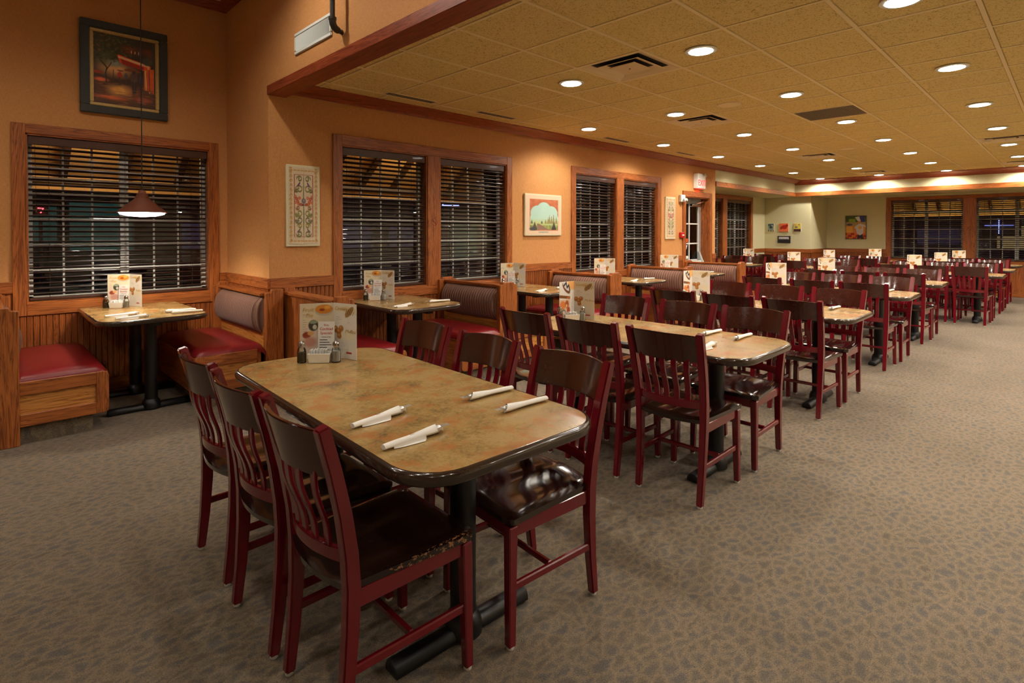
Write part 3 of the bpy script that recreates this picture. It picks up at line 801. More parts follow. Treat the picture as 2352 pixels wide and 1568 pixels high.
# ------------------------------------------------------------------ chairs
CH = {}
def chair_meshes():
    for s in (-1, 1):
        path = [(-.222, s*.180, .010), (-.205, s*.182, .16), (-.194, s*.185, .32), (-.192, s*.188, .44), (-.200, s*.191, .54), (-.220, s*.196, .66), (-.248, s*.200, .78), (-.285, s*.206, .912)]
        CH['post%d' % s] = MB().sweep(path, [.032, .034, .036, .038, .040, .040, .040, .039], [.032, .038, .043, .045, .043, .040, .038, .036]).mesh('rear_post', 'maroon', bevel=.005, seg=2, smooth=True)
        path = [(.212, s*.196, .010), (.205, s*.190, .42)]
        CH['leg%d' % s] = MB().sweep(path, [.030, .038], [.030, .038]).mesh('front_leg', 'maroon', bevel=.004)
        CH['side%d' % s] = MB().sweep([(-.188, s*.186, .205), (.205, s*.192, .205)], .018, .028).mesh('stretcher', 'maroon', bevel=.004)
        CH['apron%d' % s] = MB().sweep([(-.185, s*.184, .402), (.20, s*.188, .402)], .020, .052).mesh('apron', 'maroon', bevel=.003)
    CH['glide'] = MB().lathe([(.012, 0), (.0135, .002), (.0135, .009), (.010, .012)], 10).mesh('glide', 'glide')
    CH['cross'] = MB().box(.000, .018, -.18, .18, .195, .218).mesh('stretcher', 'maroon', bevel=.004)
    CH['apronf'] = MB().box(.192, .212, -.18, .18, .376, .43).mesh('apron', 'maroon', bevel=.003)
    def px(z):   # centre line of the post
        P = [(.0, -.222), (.32, -.194), (.44, -.192), (.54, -.200), (.66, -.220), (.78, -.248), (.912, -.285)]
        for (a, xa), (b, xb) in zip(P, P[1:]):
            if z <= b: return xa+(xb-xa)*(z-a)/(b-a)
        return P[-1][1]
    def arc(name, mat, z0, z1, half0, half1, bow, th, arch=0, nz=4, bev=.004):
        n = 14; m = MB(); front = []; back = []
        for side, off in ((0, th/2), (1, -th/2)):
            for j in range(nz+1):
                for i in range(n+1):
                    v = -1+2*i/n; z = z0+(z1-z0)*j/nz + (arch*(1-v*v) if j == nz else arch*(1-v*v)*j/nz)
                    hy = half0+(half1-half0)*j/nz
                    m.v.append((px(min(z, .912))-bow*(1-v*v)+off, v*hy, z))
        N = (n+1)*(nz+1)
        for j in range(nz):
            for i in range(n):
                a = j*(n+1)+i; m.f.append((a, a+1, a+n+2, a+n+1)); m.f.append((N+a, N+a+n+1, N+a+n+2, N+a+1))
        for i in range(n):
            m.f.append((i, N+i, N+i+1, i+1)); t = nz*(n+1)+i; m.f.append((t, t+1, N+t+1, N+t))
        for j in range(nz):
            a = j*(n+1); m.f.append((a, a+n+1, N+a+n+1, N+a)); b = a+n; m.f.append((b, N+b, N+b+n+1, b+n+1))
        return m.mesh(name, mat, smooth=True, bevel=bev, seg=2, ang=45)
    CH['crest'] = arc('crest_rail', 'crest_wood', .757, .898, .182, .188, .046, .017, arch=.008)
    CH['lower'] = arc('lower_rail', 'maroon', .506, .550, .176, .178, .040, .020)
    CH['slat'] = []
    for k in range(5):
        yt = (-.128+.064*k); yb = yt*.88; pts = []
        for i in range(11):
            t = i/10; z = .775+(.535-.775)*t
            v = yt+(yb-yt)*t; te = t-math.sin(2*math.pi*t)/(2*math.pi)*.9
            bt = .046*(1-(yt/.186)**2); bb = .040*(1-(yb/.186)**2)
            xx = (px(.775)-bt)*(1-te)+(px(.535)-bb)*te
            pts.append((xx, v, z))
        CH['slat'].append(MB().sweep(pts, .031, .010).mesh('slat', 'maroon', bevel=.002, smooth=True))
    def seat(mat):
        m = MB(); nu, nv = 16, 16
        def outline(u, v):     # u along x (back..front), v across
            x = -.205+.437*u; half = .190+.030*u
            y = (2*v-1)*half
            if u < .02: x -= .0
            x -= .036*(1-u)**2*(1-(2*v-1)**2)
            # rounded front corners
            e = max(0, abs(2*v-1)-.86)/.14; x -= .018*e*e*max(0, (u-.6)/.4)
            return x, y
        top = []
        for j in range(nv+1):
            for i in range(nu+1):
                u, v = i/nu, j/nv; x, y = outline(u, v)
                w = 2*v-1; dish = -.010*math.exp(-((abs(w)-.42)/.30)**2)*math.exp(-((u-.42)/.38)**2)
                edge = min(u, 1-u, v, 1-v); rnd = -.006*max(0, 1-edge/.06)**2
                top.append((x, y, .458+dish+rnd))
        N = (nu+1)*(nv+1); m.v = top + [(p[0]*.985, p[1]*.985, .430) for p in top]
        for j in range(nv):
            for i in range(nu):
                a = j*(nu+1)+i; m.f.append((a, a+1, a+nu+2, a+nu+1)); m.f.append((N+a, N+a+nu+1, N+a+nu+2, N+a+1))
        rim = [i for i in range(nu+1)] + [j*(nu+1)+nu for j in range(1, nv+1)] + [nv*(nu+1)+i for i in range(nu-1, -1, -1)] + [j*(nu+1) for j in range(nv-1, 0, -1)]
        k = len(rim); m.f += [(rim[i], N+rim[i], N+rim[(i+1) % k], rim[(i+1) % k]) for i in range(k)]
        return m.mesh('seat', mat, smooth=True, ang=50)
    CH['seat'] = seat('seat_wood'); CH['seat_worn'] = seat('seat_worn')
chair_meshes()
def chair(x, y, rz, label, group, worn=False):
    c = empty('slat_back_chair', (x, y, 0), rz); tag(c, label, 'chair', group)
    put('seat', CH['seat_worn' if worn else 'seat'], c)
    put('crest_rail', CH['crest'], c); put('lower_rail', CH['lower'], c)
    for me in CH['slat']: put('slat', me, c)
    for s in (-1, 1):
        p = put('rear_post', CH['post%d' % s], c); put('glide', CH['glide'], p, (-.221, s*.180, 0))
        l = put('front_leg', CH['leg%d' % s], c); put('glide', CH['glide'], l, (.212, s*.196, 0))
        put('stretcher', CH['side%d' % s], c); put('apron', CH['apron%d' % s], c)
    put('stretcher', CH['cross'], c); put('apron', CH['apronf'], c)
    return c
J = random.Random(11)
def jit(a): return J.uniform(-a, a)

ORD = ['nearest', 'second', 'third', 'fourth', 'fifth']
CX = [1.255, 3.205, 5.105, 7.165, 9.115]
OFF = [(.735-.0, 1.745), (2.675, 3.74), (4.59, 5.62), (6.65, 7.68), (8.60, 9.63)]    # rear feet of the near and far chairs
ROWY = [(1.525, 2.035, 2.545)]*5
GC = 'maroon slat-back chairs at the tables'; GT = 'long dining tables in the middle row'
for i, cx in enumerate(CX):
    t = 'the %s long table' % ORD[i]
    table(cx, 2.04, R(-2.2) if i == 0 else 0, {0: 'nearest long table with mottled tan top and four napkin rolls', 1: 'second long table from the camera, behind the nearest one',
          2: 'third long table of the middle row', 3: 'fourth long table of the middle row', 4: 'fifth and last long table of the middle row'}[i], GT)
    for k, pos in enumerate(('aisle end', 'middle', 'booth end')):
        lx, rx = OFF[i]
        y = ROWY[i][k]
        if i == 0:
            y1 = (1.575, 2.045, 2.56)[k]; dx = (0, -.005, .01)[k]
            chair(.935+dx, y1, R((-1, 0, 0)[k]), 'maroon chair, %s, near side of %s%s' % (pos, t, ', worn seat' if k == 0 else ''), GC, worn=(k == 0))
            chair((1.53, 1.555, 1.575)[k], (1.515, 2.05, 2.60)[k], R(180+(-5, -1, 1)[k]), 'maroon chair, %s, far side of %s' % (pos, t), GC)
        else:
            chair(lx+.212+jit(.005), y+jit(.012), R(jit(1.6)), 'maroon chair, %s, near side of %s' % (pos, t), GC)
            chair(rx-.212+jit(.005), y+jit(.012)-.005, R(180+jit(1.6)), 'maroon chair, %s, far side of %s' % (pos, t), GC)
# far tables by the end windows, shifted towards the aisle
GF = 'dining tables at the far end of the room'
FAR = [(11.55, 1.62, 'long table beside the aisle before the end windows'), (13.35, 1.60, 'long table behind the aisle table, nearer the end windows'), (15.25, 1.60, 'last table close against the end windows')]
FARN = ['the far aisle table', 'the table behind the far aisle table', 'the last table by the end windows']
for i, (cx, cy, lab) in enumerate(FAR):
    table(cx, cy, 0, lab, GF)
    for k, (pos, y) in enumerate((('aisle end', cy-.50), ('middle', cy), ('booth end', cy+.50))):
        chair(cx-.32+jit(.01), y+jit(.01), R(jit(2)), 'maroon chair, %s, near side of %s' % (pos, FARN[i]), GC)
        if i < 2: chair(cx+.32+jit(.01), y+jit(.01), R(180+jit(2)), 'maroon chair, %s, far side of %s' % (pos, FARN[i]), GC)
SQ = [(11.65, 5.15, (4.88, 5.42), 'small table just behind the last booth bench', 'the table behind the last booth bench', 1.1),
      (13.25, 5.07, (4.80, 5.34), 'small table in the recess by the green corner', 'the recess table by the green corner', 1.1),
      (11.65, 3.42, (3.14, 3.70), 'small table beyond the fifth long table, booth side', 'the small table beyond the fifth long table', 1.2),
      (13.70, 3.32, (3.04, 3.60), 'small table in front of the chef picture', 'the small table before the chef picture', 1.2)]
for (cx, cy, yy, lab, nm, l) in SQ:
    table(cx, cy, 0, lab, GF, .76, l, .10, (0,))
    for k, y in enumerate(yy):
        pos = ('aisle half', 'window half')[k]
        chair(cx-.34+jit(.01), y+jit(.01), R(jit(2)), 'maroon chair, %s, near side of %s' % (pos, nm), GC)
        chair(cx+.34+jit(.01), y+jit(.01), R(180+jit(2)), 'maroon chair, %s, far side of %s' % (pos, nm), GC)
table(15.35, 3.33, R(90), 'table lying lengthwise beneath the chef picture wall', GF, .76, 1.5, .10)
for k, x in enumerate((14.80, 15.27, 15.74)):
    chair(x, 2.80, R(90), 'maroon chair seen side-on at the chef wall table, %s of three' % ('nearest', 'middle', 'farthest')[k], GC)

# booth tables
GB = 'booth tables along the windows'
def booth_table(cx, y0, y1, label):
    root = empty('booth_table', (cx, (y0+y1)/2, 0)); tag(root, label, 'table', GB)
    table_top(root, .76, y1-y0, (.13, .13, .03, .03))
    l = y1-y0
    for y in (-l/2+.27, l/2-.30): pedestal(root, 0, y)
booth_table(1.025, 4.96, NY-.03, 'booth table under the copper pendant in the nook')
for cx, lab in zip((2.945, 4.775, 6.65, 8.51), ('first booth table left of the no-smoking post bench', 'second booth table below the right half of the first window pair', 'third booth table below the third window pair', 'last booth table before the exit door')):
    booth_table(cx, 3.99, W-.03, lab)
# ------------------------------------------------------------------ painted prints (colour per vertex)
def paint(w, h, bg):
    g = np.zeros((h, w, 3)); g[:] = bg
    u, v = np.meshgrid((np.arange(w)+.5)/w, (np.arange(h)+.5)/h)
    return g, u, v
def over(g, m, c): g[:] = g*(1-m[..., None]) + np.array(c, float)*m[..., None]
def ell(u, v, cx, cy, rx, ry, soft=.15, ang=0):
    a = math.radians(ang); x, y = u-cx, v-cy; x, y = x*math.cos(a)+y*math.sin(a), -x*math.sin(a)+y*math.cos(a)
    d = np.sqrt((x/rx)**2+(y/ry)**2); return np.clip((1-d)/soft, 0, 1)
def rec(u, v, a, b, c, d, soft=.004):
    return np.clip((u-a)/soft, 0, 1)*np.clip((b-u)/soft, 0, 1)*np.clip((v-c)/soft, 0, 1)*np.clip((d-v)/soft, 0, 1)
def poly_m(u, v, pts):
    """filled polygon"""
    ins = np.zeros(u.shape, bool); n = len(pts)
    for i in range(n):
        (x1, y1), (x2, y2) = pts[i], pts[(i+1) % n]
        if y1 == y2: continue
        c = ((y1 > v) != (y2 > v)) & (u < (x2-x1)*(v-y1)/(y2-y1)+x1); ins ^= c
    return ins.astype(float)
def stroke(u, v, pts, r):
    m = np.zeros(u.shape)
    for (x1, y1), (x2, y2) in zip(pts, pts[1:]):
        dx, dy = x2-x1, y2-y1; L = dx*dx+dy*dy+1e-9
        t = np.clip(((u-x1)*dx+(v-y1)*dy)/L, 0, 1); d = np.hypot(u-x1-t*dx, v-y1-t*dy)
        m = np.maximum(m, np.clip((r-d)/(r*.4), 0, 1))
    return m
nrs = np.random.RandomState(5)
def cloud(shape, n):
    h, w = shape; small = nrs.rand(n+2, n+2); yy, xx = np.linspace(0, n, h), np.linspace(0, n, w)
    yi, xi = yy.astype(int), xx.astype(int); fy, fx = (yy-yi)[:, None], (xx-xi)[None]
    a = small[np.ix_(yi, xi)]*(1-fy)*(1-fx)+small[np.ix_(yi+1, xi)]*fy*(1-fx)+small[np.ix_(yi, xi+1)]*(1-fy)*fx+small[np.ix_(yi+1, xi+1)]*fy*fx
    return a
def art_mesh(name, img, x0, x1, z0, z1, mat='print'):
    """flat print in the local xz plane, facing -y; img rows run from the bottom"""
    h, w, _ = img.shape
    xs_, zs_ = np.linspace(x0, x1, w), np.linspace(z0, z1, h)
    X, Z = np.meshgrid(xs_, zs_); co = np.stack([X, np.zeros_like(X), Z], -1).reshape(-1, 3)
    i = np.arange((h-1)*w).reshape(h-1, w)[:, :-1].ravel(); fc = np.stack([i, i+1, i+w+1, i+w], -1)
    me = bpy.data.meshes.new(name); me.from_pydata(co.tolist(), [], fc.tolist())
    c = np.clip(img/255, 0, 1); lin = np.where(c <= .04045, c/12.92, ((c+.055)/1.055)**2.4).reshape(-1, 3)
    at = me.color_attributes.new('Col', 'FLOAT_COLOR', 'POINT')
    at.data.foreach_set('color', np.concatenate([lin, np.ones((len(lin), 1))], 1).astype(np.float32).ravel())
    me.materials.append(M[mat]); return me
def text_mesh(body, size, mat, align='LEFT', shear=0.0, name='lettering'):
    cu = bpy.data.curves.new(name, 'FONT'); cu.body = body; cu.size = size; cu.align_x = align; cu.shear = shear; cu.extrude = size*.01
    cu.resolution_u = 3
    o = bpy.data.objects.new(name, cu); COL.objects.link(o)
    bpy.context.view_layer.update()
    me = bpy.data.meshes.new_from_object(o.evaluated_get(bpy.context.evaluated_depsgraph_get()))
    bpy.data.objects.remove(o, do_unlink=True); bpy.data.curves.remove(cu)
    me.name = name; me.materials.clear(); me.materials.append(M[mat])
    return me
UPRIGHT = (R(90), 0, 0)

def street_painting():
    w, h = 112, 150; g, u, v = paint(w, h, (58, 34, 24)); n = cloud((h, w), 9); n2 = cloud((h, w), 22)
    over(g, np.clip(v*1.2-.35, 0, 1), (44, 38, 28)); over(g, ell(u, v, .35, .52, .40, .16, .8), (196, 150, 96))
    over(g, ell(u, v, .30, .86, .45, .22, .7)*(.5+.5*n2), (46, 50, 26)); over(g, ell(u, v, .18, .66, .28, .14, .7)*(.4+.6*n), (74, 84, 48))
    over(g, ell(u, v, .34, .60, .16, .07, .8), (122, 130, 118)); over(g, rec(u, v, .40, .96, .74, .90, .05)*n, (132, 46, 26))
    over(g, poly_m(u, v, [(.36, .74), (.92, .64), (.92, .58), (.80, .56), (.42, .62)]), (206, 70, 30)); over(g, poly_m(u, v, [(.42, .68), (.80, .61), (.80, .57), (.46, .60)]), (150, 34, 20))
    over(g, stroke(u, v, [(.40, .70), (.88, .63), (.90, .25)], .018), (238, 178, 130)); over(g, poly_m(u, v, [(.80, .58), (.97, .60), (.97, .24), (.80, .28)]), (196, 84, 36))
    over(g, stroke(u, v, [(.83, .56), (.84, .28)], .012), (250, 190, 120)); over(g, stroke(u, v, [(.89, .57), (.90, .27)], .010), (120, 40, 22))
    over(g, ell(u, v, .86, .70, .10, .07, .3), (62, 62, 48)); over(g, rec(u, v, 0, 1, 0, .34, .1)*(.35+.65*n), (112, 62, 34))
    over(g, ell(u, v, .40, .22, .26, .11, .7), (206, 150, 74)); over(g, ell(u, v, .25, .10, .35, .04, .7), (190, 88, 44)); over(g, ell(u, v, .78, .12, .2, .05, .7), (150, 70, 50)); over(g, ell(u, v, .12, .34, .16, .04, .6), (196, 92, 50))
    over(g, stroke(u, v, [(.20, .30), (.19, .44), (.21, .52), (.12, .60)], .012), (44, 34, 24)); over(g, stroke(u, v, [(.20, .48), (.28, .60)], .008), (44, 34, 24)); over(g, stroke(u, v, [(.31, .32), (.31, .50)], .008), (56, 44, 34))
    over(g, ell(u, v, .62, .52, .15, .045, .2)*(v > .515), (112, 60, 36)); over(g, ell(u, v, .64, .43, .07, .10, .3), (78, 56, 50)); over(g, ell(u, v, .64, .51, .03, .03, .3), (60, 40, 34)); over(g, stroke(u, v, [(.62, .36), (.63, .20)], .022), (44, 36, 42)); over(g, stroke(u, v, [(.67, .36), (.66, .22)], .018), (44, 36, 42))
    over(g, ell(u, v, .75, .42, .035, .08, .3), (66, 52, 66)); over(g, stroke(u, v, [(.75, .36), (.755, .24)], .018), (50, 40, 52))
    over(g, ell(u, v, .41, .44, .045, .055, .3), (160, 52, 36)); over(g, ell(u, v, .42, .505, .06, .012, .3), (120, 50, 38)); over(g, stroke(u, v, [(.41, .40), (.415, .31)], .014), (60, 46, 40)); over(g, ell(u, v, .51, .44, .03, .05, .3), (74, 68, 88)); over(g, stroke(u, v, [(.51, .40), (.51, .34)], .012), (60, 50, 54))
    over(g, ell(u, v, .07, .44, .10, .03, .4), (140, 50, 34))
    q = random.Random(2)
    for _ in range(150):
        x, y = q.uniform(0, .62), q.uniform(.60, 1)
        if y < .72 and x > .34: continue
        over(g, ell(u, v, x, y, q.uniform(.015, .05), q.uniform(.008, .02), .6, q.uniform(-40, 40))*.7, q.choice(((34, 34, 20), (70, 74, 40), (52, 56, 30), (90, 84, 52), (112, 66, 40))))
    for _ in range(60):
        over(g, ell(u, v, q.uniform(0, 1), q.uniform(0, .30), q.uniform(.03, .12), q.uniform(.004, .010), .6)*.5, q.choice(((60, 36, 26), (150, 84, 44), (190, 130, 70), (48, 30, 26))))
    for x in (.60, .66, .72): over(g, ell(u, v, x, .80, .008, .03, .4), (226, 190, 150))
    over(g, rec(u, v, 0, 1, 0, 1)*(.15*n2), (20, 14, 10))
    return np.clip(g*1.25+14, 0, 255)
def tile_panel(top_row):
    w, h = 76, 176; g, u, v = paint(w, h, (224, 208, 178)); n2 = cloud((h, w), 40)
    over(g, n2*.12, (190, 150, 110))
    for s in (0, 1):
        for k in range(17):
            y = .02+.06*k; x = .07 if s == 0 else .93
            pts = [(x+.045*(1-.6*t)*math.cos(6*t+k), y+.02+.018*(1-.6*t)*math.sin(6*t+k)) for t in np.linspace(0, 1, 12)]; over(g, stroke(u, v, pts, .012), (206, 158, 84)); over(g, ell(u, v, x+(-1)**k*.02, y+.03, .018, .007, .5), (124, 110, 70)); over(g, ell(u, v, x, y+.047, .022, .006, .5), (170, 82, 50))
    for k in range(8):
        x = .06+.125*k
        for y in (.04, .96): over(g, ell(u, v, x, y, .045, .014, .5), (210, 160, 80)); over(g, ell(u, v, x+.05, y, .018, .008, .5), (180, 90, 54))
    for a, b in ((.17, .20), (.80, .83)): over(g, rec(u, v, a, b, .09, .91), (168, 70, 52))
    for a, b in ((.09, .10), (.90, .91)): over(g, rec(u, v, .17, .83, a, b), (168, 70, 52))
    ol = (116, 112, 62)
    over(g, stroke(u, v, [(.5, .12), (.51, .4), (.49, .6), (.5, .88)], .016), (120, 106, 70)); over(g, stroke(u, v, [(.5, .2), (.5, .85)], .022)*.6, (110, 112, 60))
    def scroll(cx, cy, r_, sx, sy, c, wd=.013):
        pts = [(cx+sx*(r_*(1-.75*t))*math.cos(t*7.5), cy+sy*.42*(r_*(1-.75*t))*math.sin(t*7.5)) for t in np.linspace(0, 1, 26)]
        over(g, stroke(u, v, pts, wd), c)
    for s in (-1, 1):
        for (dx, y, r_, sy, c) in ((.14, .850, .10, 1, (112, 112, 60)), (.15, .715, .13, 1, (130, 120, 64)), (.24, .700, .06, -1, (110, 104, 60)), (.15, .405, .12, -1, (128, 132, 58)), (.25, .370, .07, 1, (140, 136, 70)), (.15, .315, .12, -1, (112, 110, 86)), (.25, .290, .06, 1, (128, 120, 90)), (.14, .235, .09, 1, (134, 128, 60)), (.15, .135, .11, -1, (112, 110, 58)), (.20, .475, .07, -1, (150, 96, 60))):
            scroll(.5+s*dx, y, r_, s, sy, c)
            over(g, ell(u, v, .5+s*(dx+.04), y+.016*sy, .028, .010, .4, 30*s*sy), c)
        for k in range(5):
            over(g, ell(u, v, .5+s*(.13+.018*k), .800-.010*k, .020, .016, .4, 40*s), (92+6*k, 66, 108)); over(g, ell(u, v, .5+s*(.13+.020*k), .192-.008*k, .022, .012, .4, -40*s), (98, 72, 112))
        for (dx, dy, c) in ((.20, .555, (186, 80, 50)), (.14, .60, (196, 100, 74)), (.24, .590, (176, 60, 44)), (.09, .515, (150, 44, 38)), (.27, .545, (206, 110, 80)), (.17, .525, (190, 88, 50)), (.29, .620, (186, 92, 70))):
            over(g, ell(u, v, .5+s*dx, dy, .058, .024, .3), c); over(g, ell(u, v, .5+s*dx, dy, .022, .009, .4), (226, 160, 84))
        over(g, ell(u, v, .5+s*.08, .250, .04, .014, .4), (204, 166, 74))
    over(g, ell(u, v, .5, .565, .09, .04, .3), (124, 104, 118)); over(g, ell(u, v, .5, .57, .035, .016, .3), (186, 172, 184)); over(g, ell(u, v, .48, .51, .06, .018, .4), (120, 38, 34))
    return g
def landscape():
    w, h = 96, 96; g, u, v = paint(w, h, (230, 202, 172)); n = cloud((h, w), 24); n2 = cloud((h, w), 8)
    over(g, rec(u, v, .10, .92, .10, .90), (208, 128, 90)); over(g, rec(u, v, .10, .92, .10, .90)*n*.8, (178, 94, 62))
    arch = np.maximum.reduce([ell(u, v, .50, .64, .20, .19, .06), ell(u, v, .32, .55, .20, .19, .06), ell(u, v, .70, .55, .20, .19, .06), ell(u, v, .23, .40, .12, .17, .06), ell(u, v, .80, .40, .12, .17, .06), rec(u, v, .11, .91, .12, .44), ell(u, v, .5, .5, .2, .16, .06)])
    over(g, arch, (176, 216, 204)); over(g, arch*n2*.6, (196, 224, 208)); low = arch*(v < .36)
    over(g, arch*np.clip((.42-v)*8, 0, 1), (190, 204, 140)); over(g, low*np.clip((.30-v)*8, 0, 1), (168, 184, 104)); over(g, low*n*(v < .24), (112, 120, 72))
    over(g, poly_m(u, v, [(.30, .28), (.36, .28), (.66, .12), (.34, .12)]), (150, 116, 98))
    for x, hh in ((.55, .12), (.62, .17), (.66, .24), (.72, .22), (.78, .27), (.86, .2), (.44, .08), (.16, .10)):
        over(g, poly_m(u, v, [(x-.035, .28), (x+.035, .28), (x, .28+hh)]), (150, 142, 90) if hh > .1 else (90, 110, 74))
    for x, c in ((.79, (72, 66, 66)), (.24, (96, 78, 72))): over(g, poly_m(u, v, [(x-.07, .13), (x+.07, .13), (x, .34)]), c)
    over(g, ell(u, v, .20, .15, .12, .05, .3), (74, 78, 80)); over(g, rec(u, v, .34, .64, .045, .085), (190, 188, 168))
    over(g, stroke(u, v, [(.38, .065), (.42, .07), (.46, .062), (.52, .068), (.60, .065)], .008), (150, 140, 120))
    return g
def chef():
    w, h = 64, 78; g, u, v = paint(w, h, (216, 140, 60))
    over(g, rec(u, v, 0, 1, .72, 1, .02), (72, 92, 50)); over(g, rec(u, v, .15, .50, .72, .88, .03), (150, 178, 64)); over(g, rec(u, v, .62, .95, .72, 1, .02), (58, 66, 150)); over(g, rec(u, v, .92, 1, .7, 1), (78, 120, 66))
    over(g, rec(u, v, 0, 1, .56, .74, .02), (176, 150, 96)); over(g, ell(u, v, .2, .62, .16, .05, .3), (80, 72, 110)); over(g, rec(u, v, .02, .34, .28, .54), (236, 170, 70)); over(g, rec(u, v, .37, .56, .28, .54), (214, 134, 76))
    for i in range(6):
        for j in range(3):
            over(g, rec(u, v, i*.18-.05*j, i*.18-.05*j+.18, j*.09, j*.09+.09), (226, 110, 40) if (i+j) % 2 else (166, 44, 24))
    over(g, poly_m(u, v, [(.60, .22), (.58, .05), (.86, .05), (.82, .22)]), (46, 46, 62)); over(g, ell(u, v, .62, .05, .07, .03, .2), (60, 34, 20)); over(g, ell(u, v, .82, .05, .07, .03, .2), (60, 34, 20))
    over(g, ell(u, v, .70, .42, .18, .26, .1), (214, 208, 216)); over(g, rec(u, v, .54, .86, .24, .40), (206, 200, 212)); over(g, stroke(u, v, [(.80, .60), (.97, .54)], .05), (214, 206, 220)); over(g, stroke(u, v, [(.58, .58), (.48, .50), (.56, .44)], .045), (206, 204, 214))
    over(g, ell(u, v, .70, .49, .12, .08, .2), (226, 176, 92)); over(g, ell(u, v, .66, .74, .075, .06, .2), (222, 142, 70)); over(g, poly_m(u, v, [(.58, .78), (.74, .76), (.66, .97), (.46, .93)]), (226, 226, 230))
    over(g, rec(u, v, 0, 1, 0, 1)*(1-rec(u, v, .02, .98, .02, .98, .01)), (66, 60, 30))
    return g
def small_pic(k):
    w, h = 26, 26; g, u, v = paint(w, h, [(140, 158, 160), (232, 116, 72), (222, 204, 96), (34, 32, 36)][k])
    if k == 0:
        over(g, rec(u, v, 0, 1, .7, 1, .02), (60, 92, 110)); over(g, ell(u, v, .5, .55, .3, .2, .3), (52, 66, 60)); over(g, ell(u, v, .7, .75, .12, .1, .3), (224, 226, 220))
        for i in range(5): over(g, rec(u, v, i*.2, i*.2+.2, .0, .14), (216, 206, 150) if i % 2 else (74, 66, 34))
    elif k == 1: over(g, ell(u, v, .55, .55, .32, .26, .2), (176, 36, 30)); over(g, ell(u, v, .8, .72, .16, .16, .2), (160, 26, 26)); over(g, ell(u, v, .22, .45, .12, .2, .3), (150, 70, 30))
    elif k == 2: over(g, rec(u, v, 0, 1, 0, .3), (70, 32, 40)); over(g, ell(u, v, .35, .52, .25, .14, .3), (120, 120, 90)); over(g, ell(u, v, .75, .84, .09, .06, .2), (40, 36, 20)); over(g, ell(u, v, .2, .8, .15, .1, .4), (220, 150, 110))
    else:
        over(g, rec(u, v, .10, .88, .48, .86, .02), (206, 200, 206))
        for i in range(7): over(g, ell(u, v, .18+.1*i, .50, .05, .1, .3), (60, 56, 60))
    return g
def lines(g, u, v, x, y, w_, n, dy, c, k=3):
    for i in range(n):
        ww = w_*(.55+.45*((i*37 % 10)/10)); over(g, rec(u, v, x, x+ww, y-dy*i, y-dy*i+.008, .004)*.8, c)
def menu_a():
    w, h = 92, 150; g, u, v = paint(w, h, (222, 208, 178)); over(g, rec(u, v, .0, 1, 0, .62, .1), (226, 206, 190))
    over(g, ell(u, v, .72, .87, .30, .11, .1), (196, 186, 168)); over(g, ell(u, v, .72, .89, .28, .09, .15), (214, 138, 48)); over(g, ell(u, v, .66, .88, .10, .03, .4), (150, 62, 20)); over(g, ell(u, v, .82, .92, .12, .04, .5), (236, 176, 84))
    lines(g, u, v, .08, .80, .30, 3, .022, (120, 96, 70)); lines(g, u, v, .08, .70, .16, 6, .04, (130, 110, 84))
    over(g, ell(u, v, .40, .60, .16, .11, .2), (70, 66, 52)); over(g, ell(u, v, .40, .66, .13, .035, .2), (150, 160, 140)); over(g, ell(u, v, .44, .57, .07, .05, .2), (206, 206, 190)); over(g, ell(u, v, .2, .43, .14, .07, .3), (150, 60, 40)); over(g, ell(u, v, .32, .46, .12, .05, .4), (222, 170, 110)); over(g, ell(u, v, .3, .3, .25, .12, .5), (206, 150, 130))
    return g
def menu_b():
    w, h = 92, 150; g, u, v = paint(w, h, (232, 226, 214)); over(g, rec(u, v, 0, 1, .80, 1, .1), (232, 220, 186)); over(g, rec(u, v, .2, 1, .30, .54, .15), (236, 222, 180))
    over(g, ell(u, v, .58, .90, .20, .06, .2), (226, 206, 168)); over(g, ell(u, v, .70, .85, .22, .07, .2, 25), (170, 130, 76))
    for i in range(5): over(g, stroke(u, v, [(.52+.08*i, .80), (.60+.08*i, .90)], .010), (112, 78, 40))
    over(g, ell(u, v, .96, .86, .08, .06, .2), (226, 210, 170)); lines(g, u, v, .12, .74, .32, 4, .035, (150, 130, 110)); lines(g, u, v, .62, .66, .2, 2, .03, (176, 160, 140))
    for cx, cy, r in ((.10, .52, .13), (.24, .48, .13), (.34, .54, .12), (.26, .40, .11)): over(g, ell(u, v, cx, cy, r, r*.55, .3), (176, 112, 50)); over(g, ell(u, v, cx-.02, cy+.02, r*.5, r*.25, .5), (216, 160, 92))
    lines(g, u, v, .30, .28, .3, 6, .03, (190, 176, 156)); over(g, rec(u, v, .56, .80, .09, .13), (180, 60, 30))
    return g
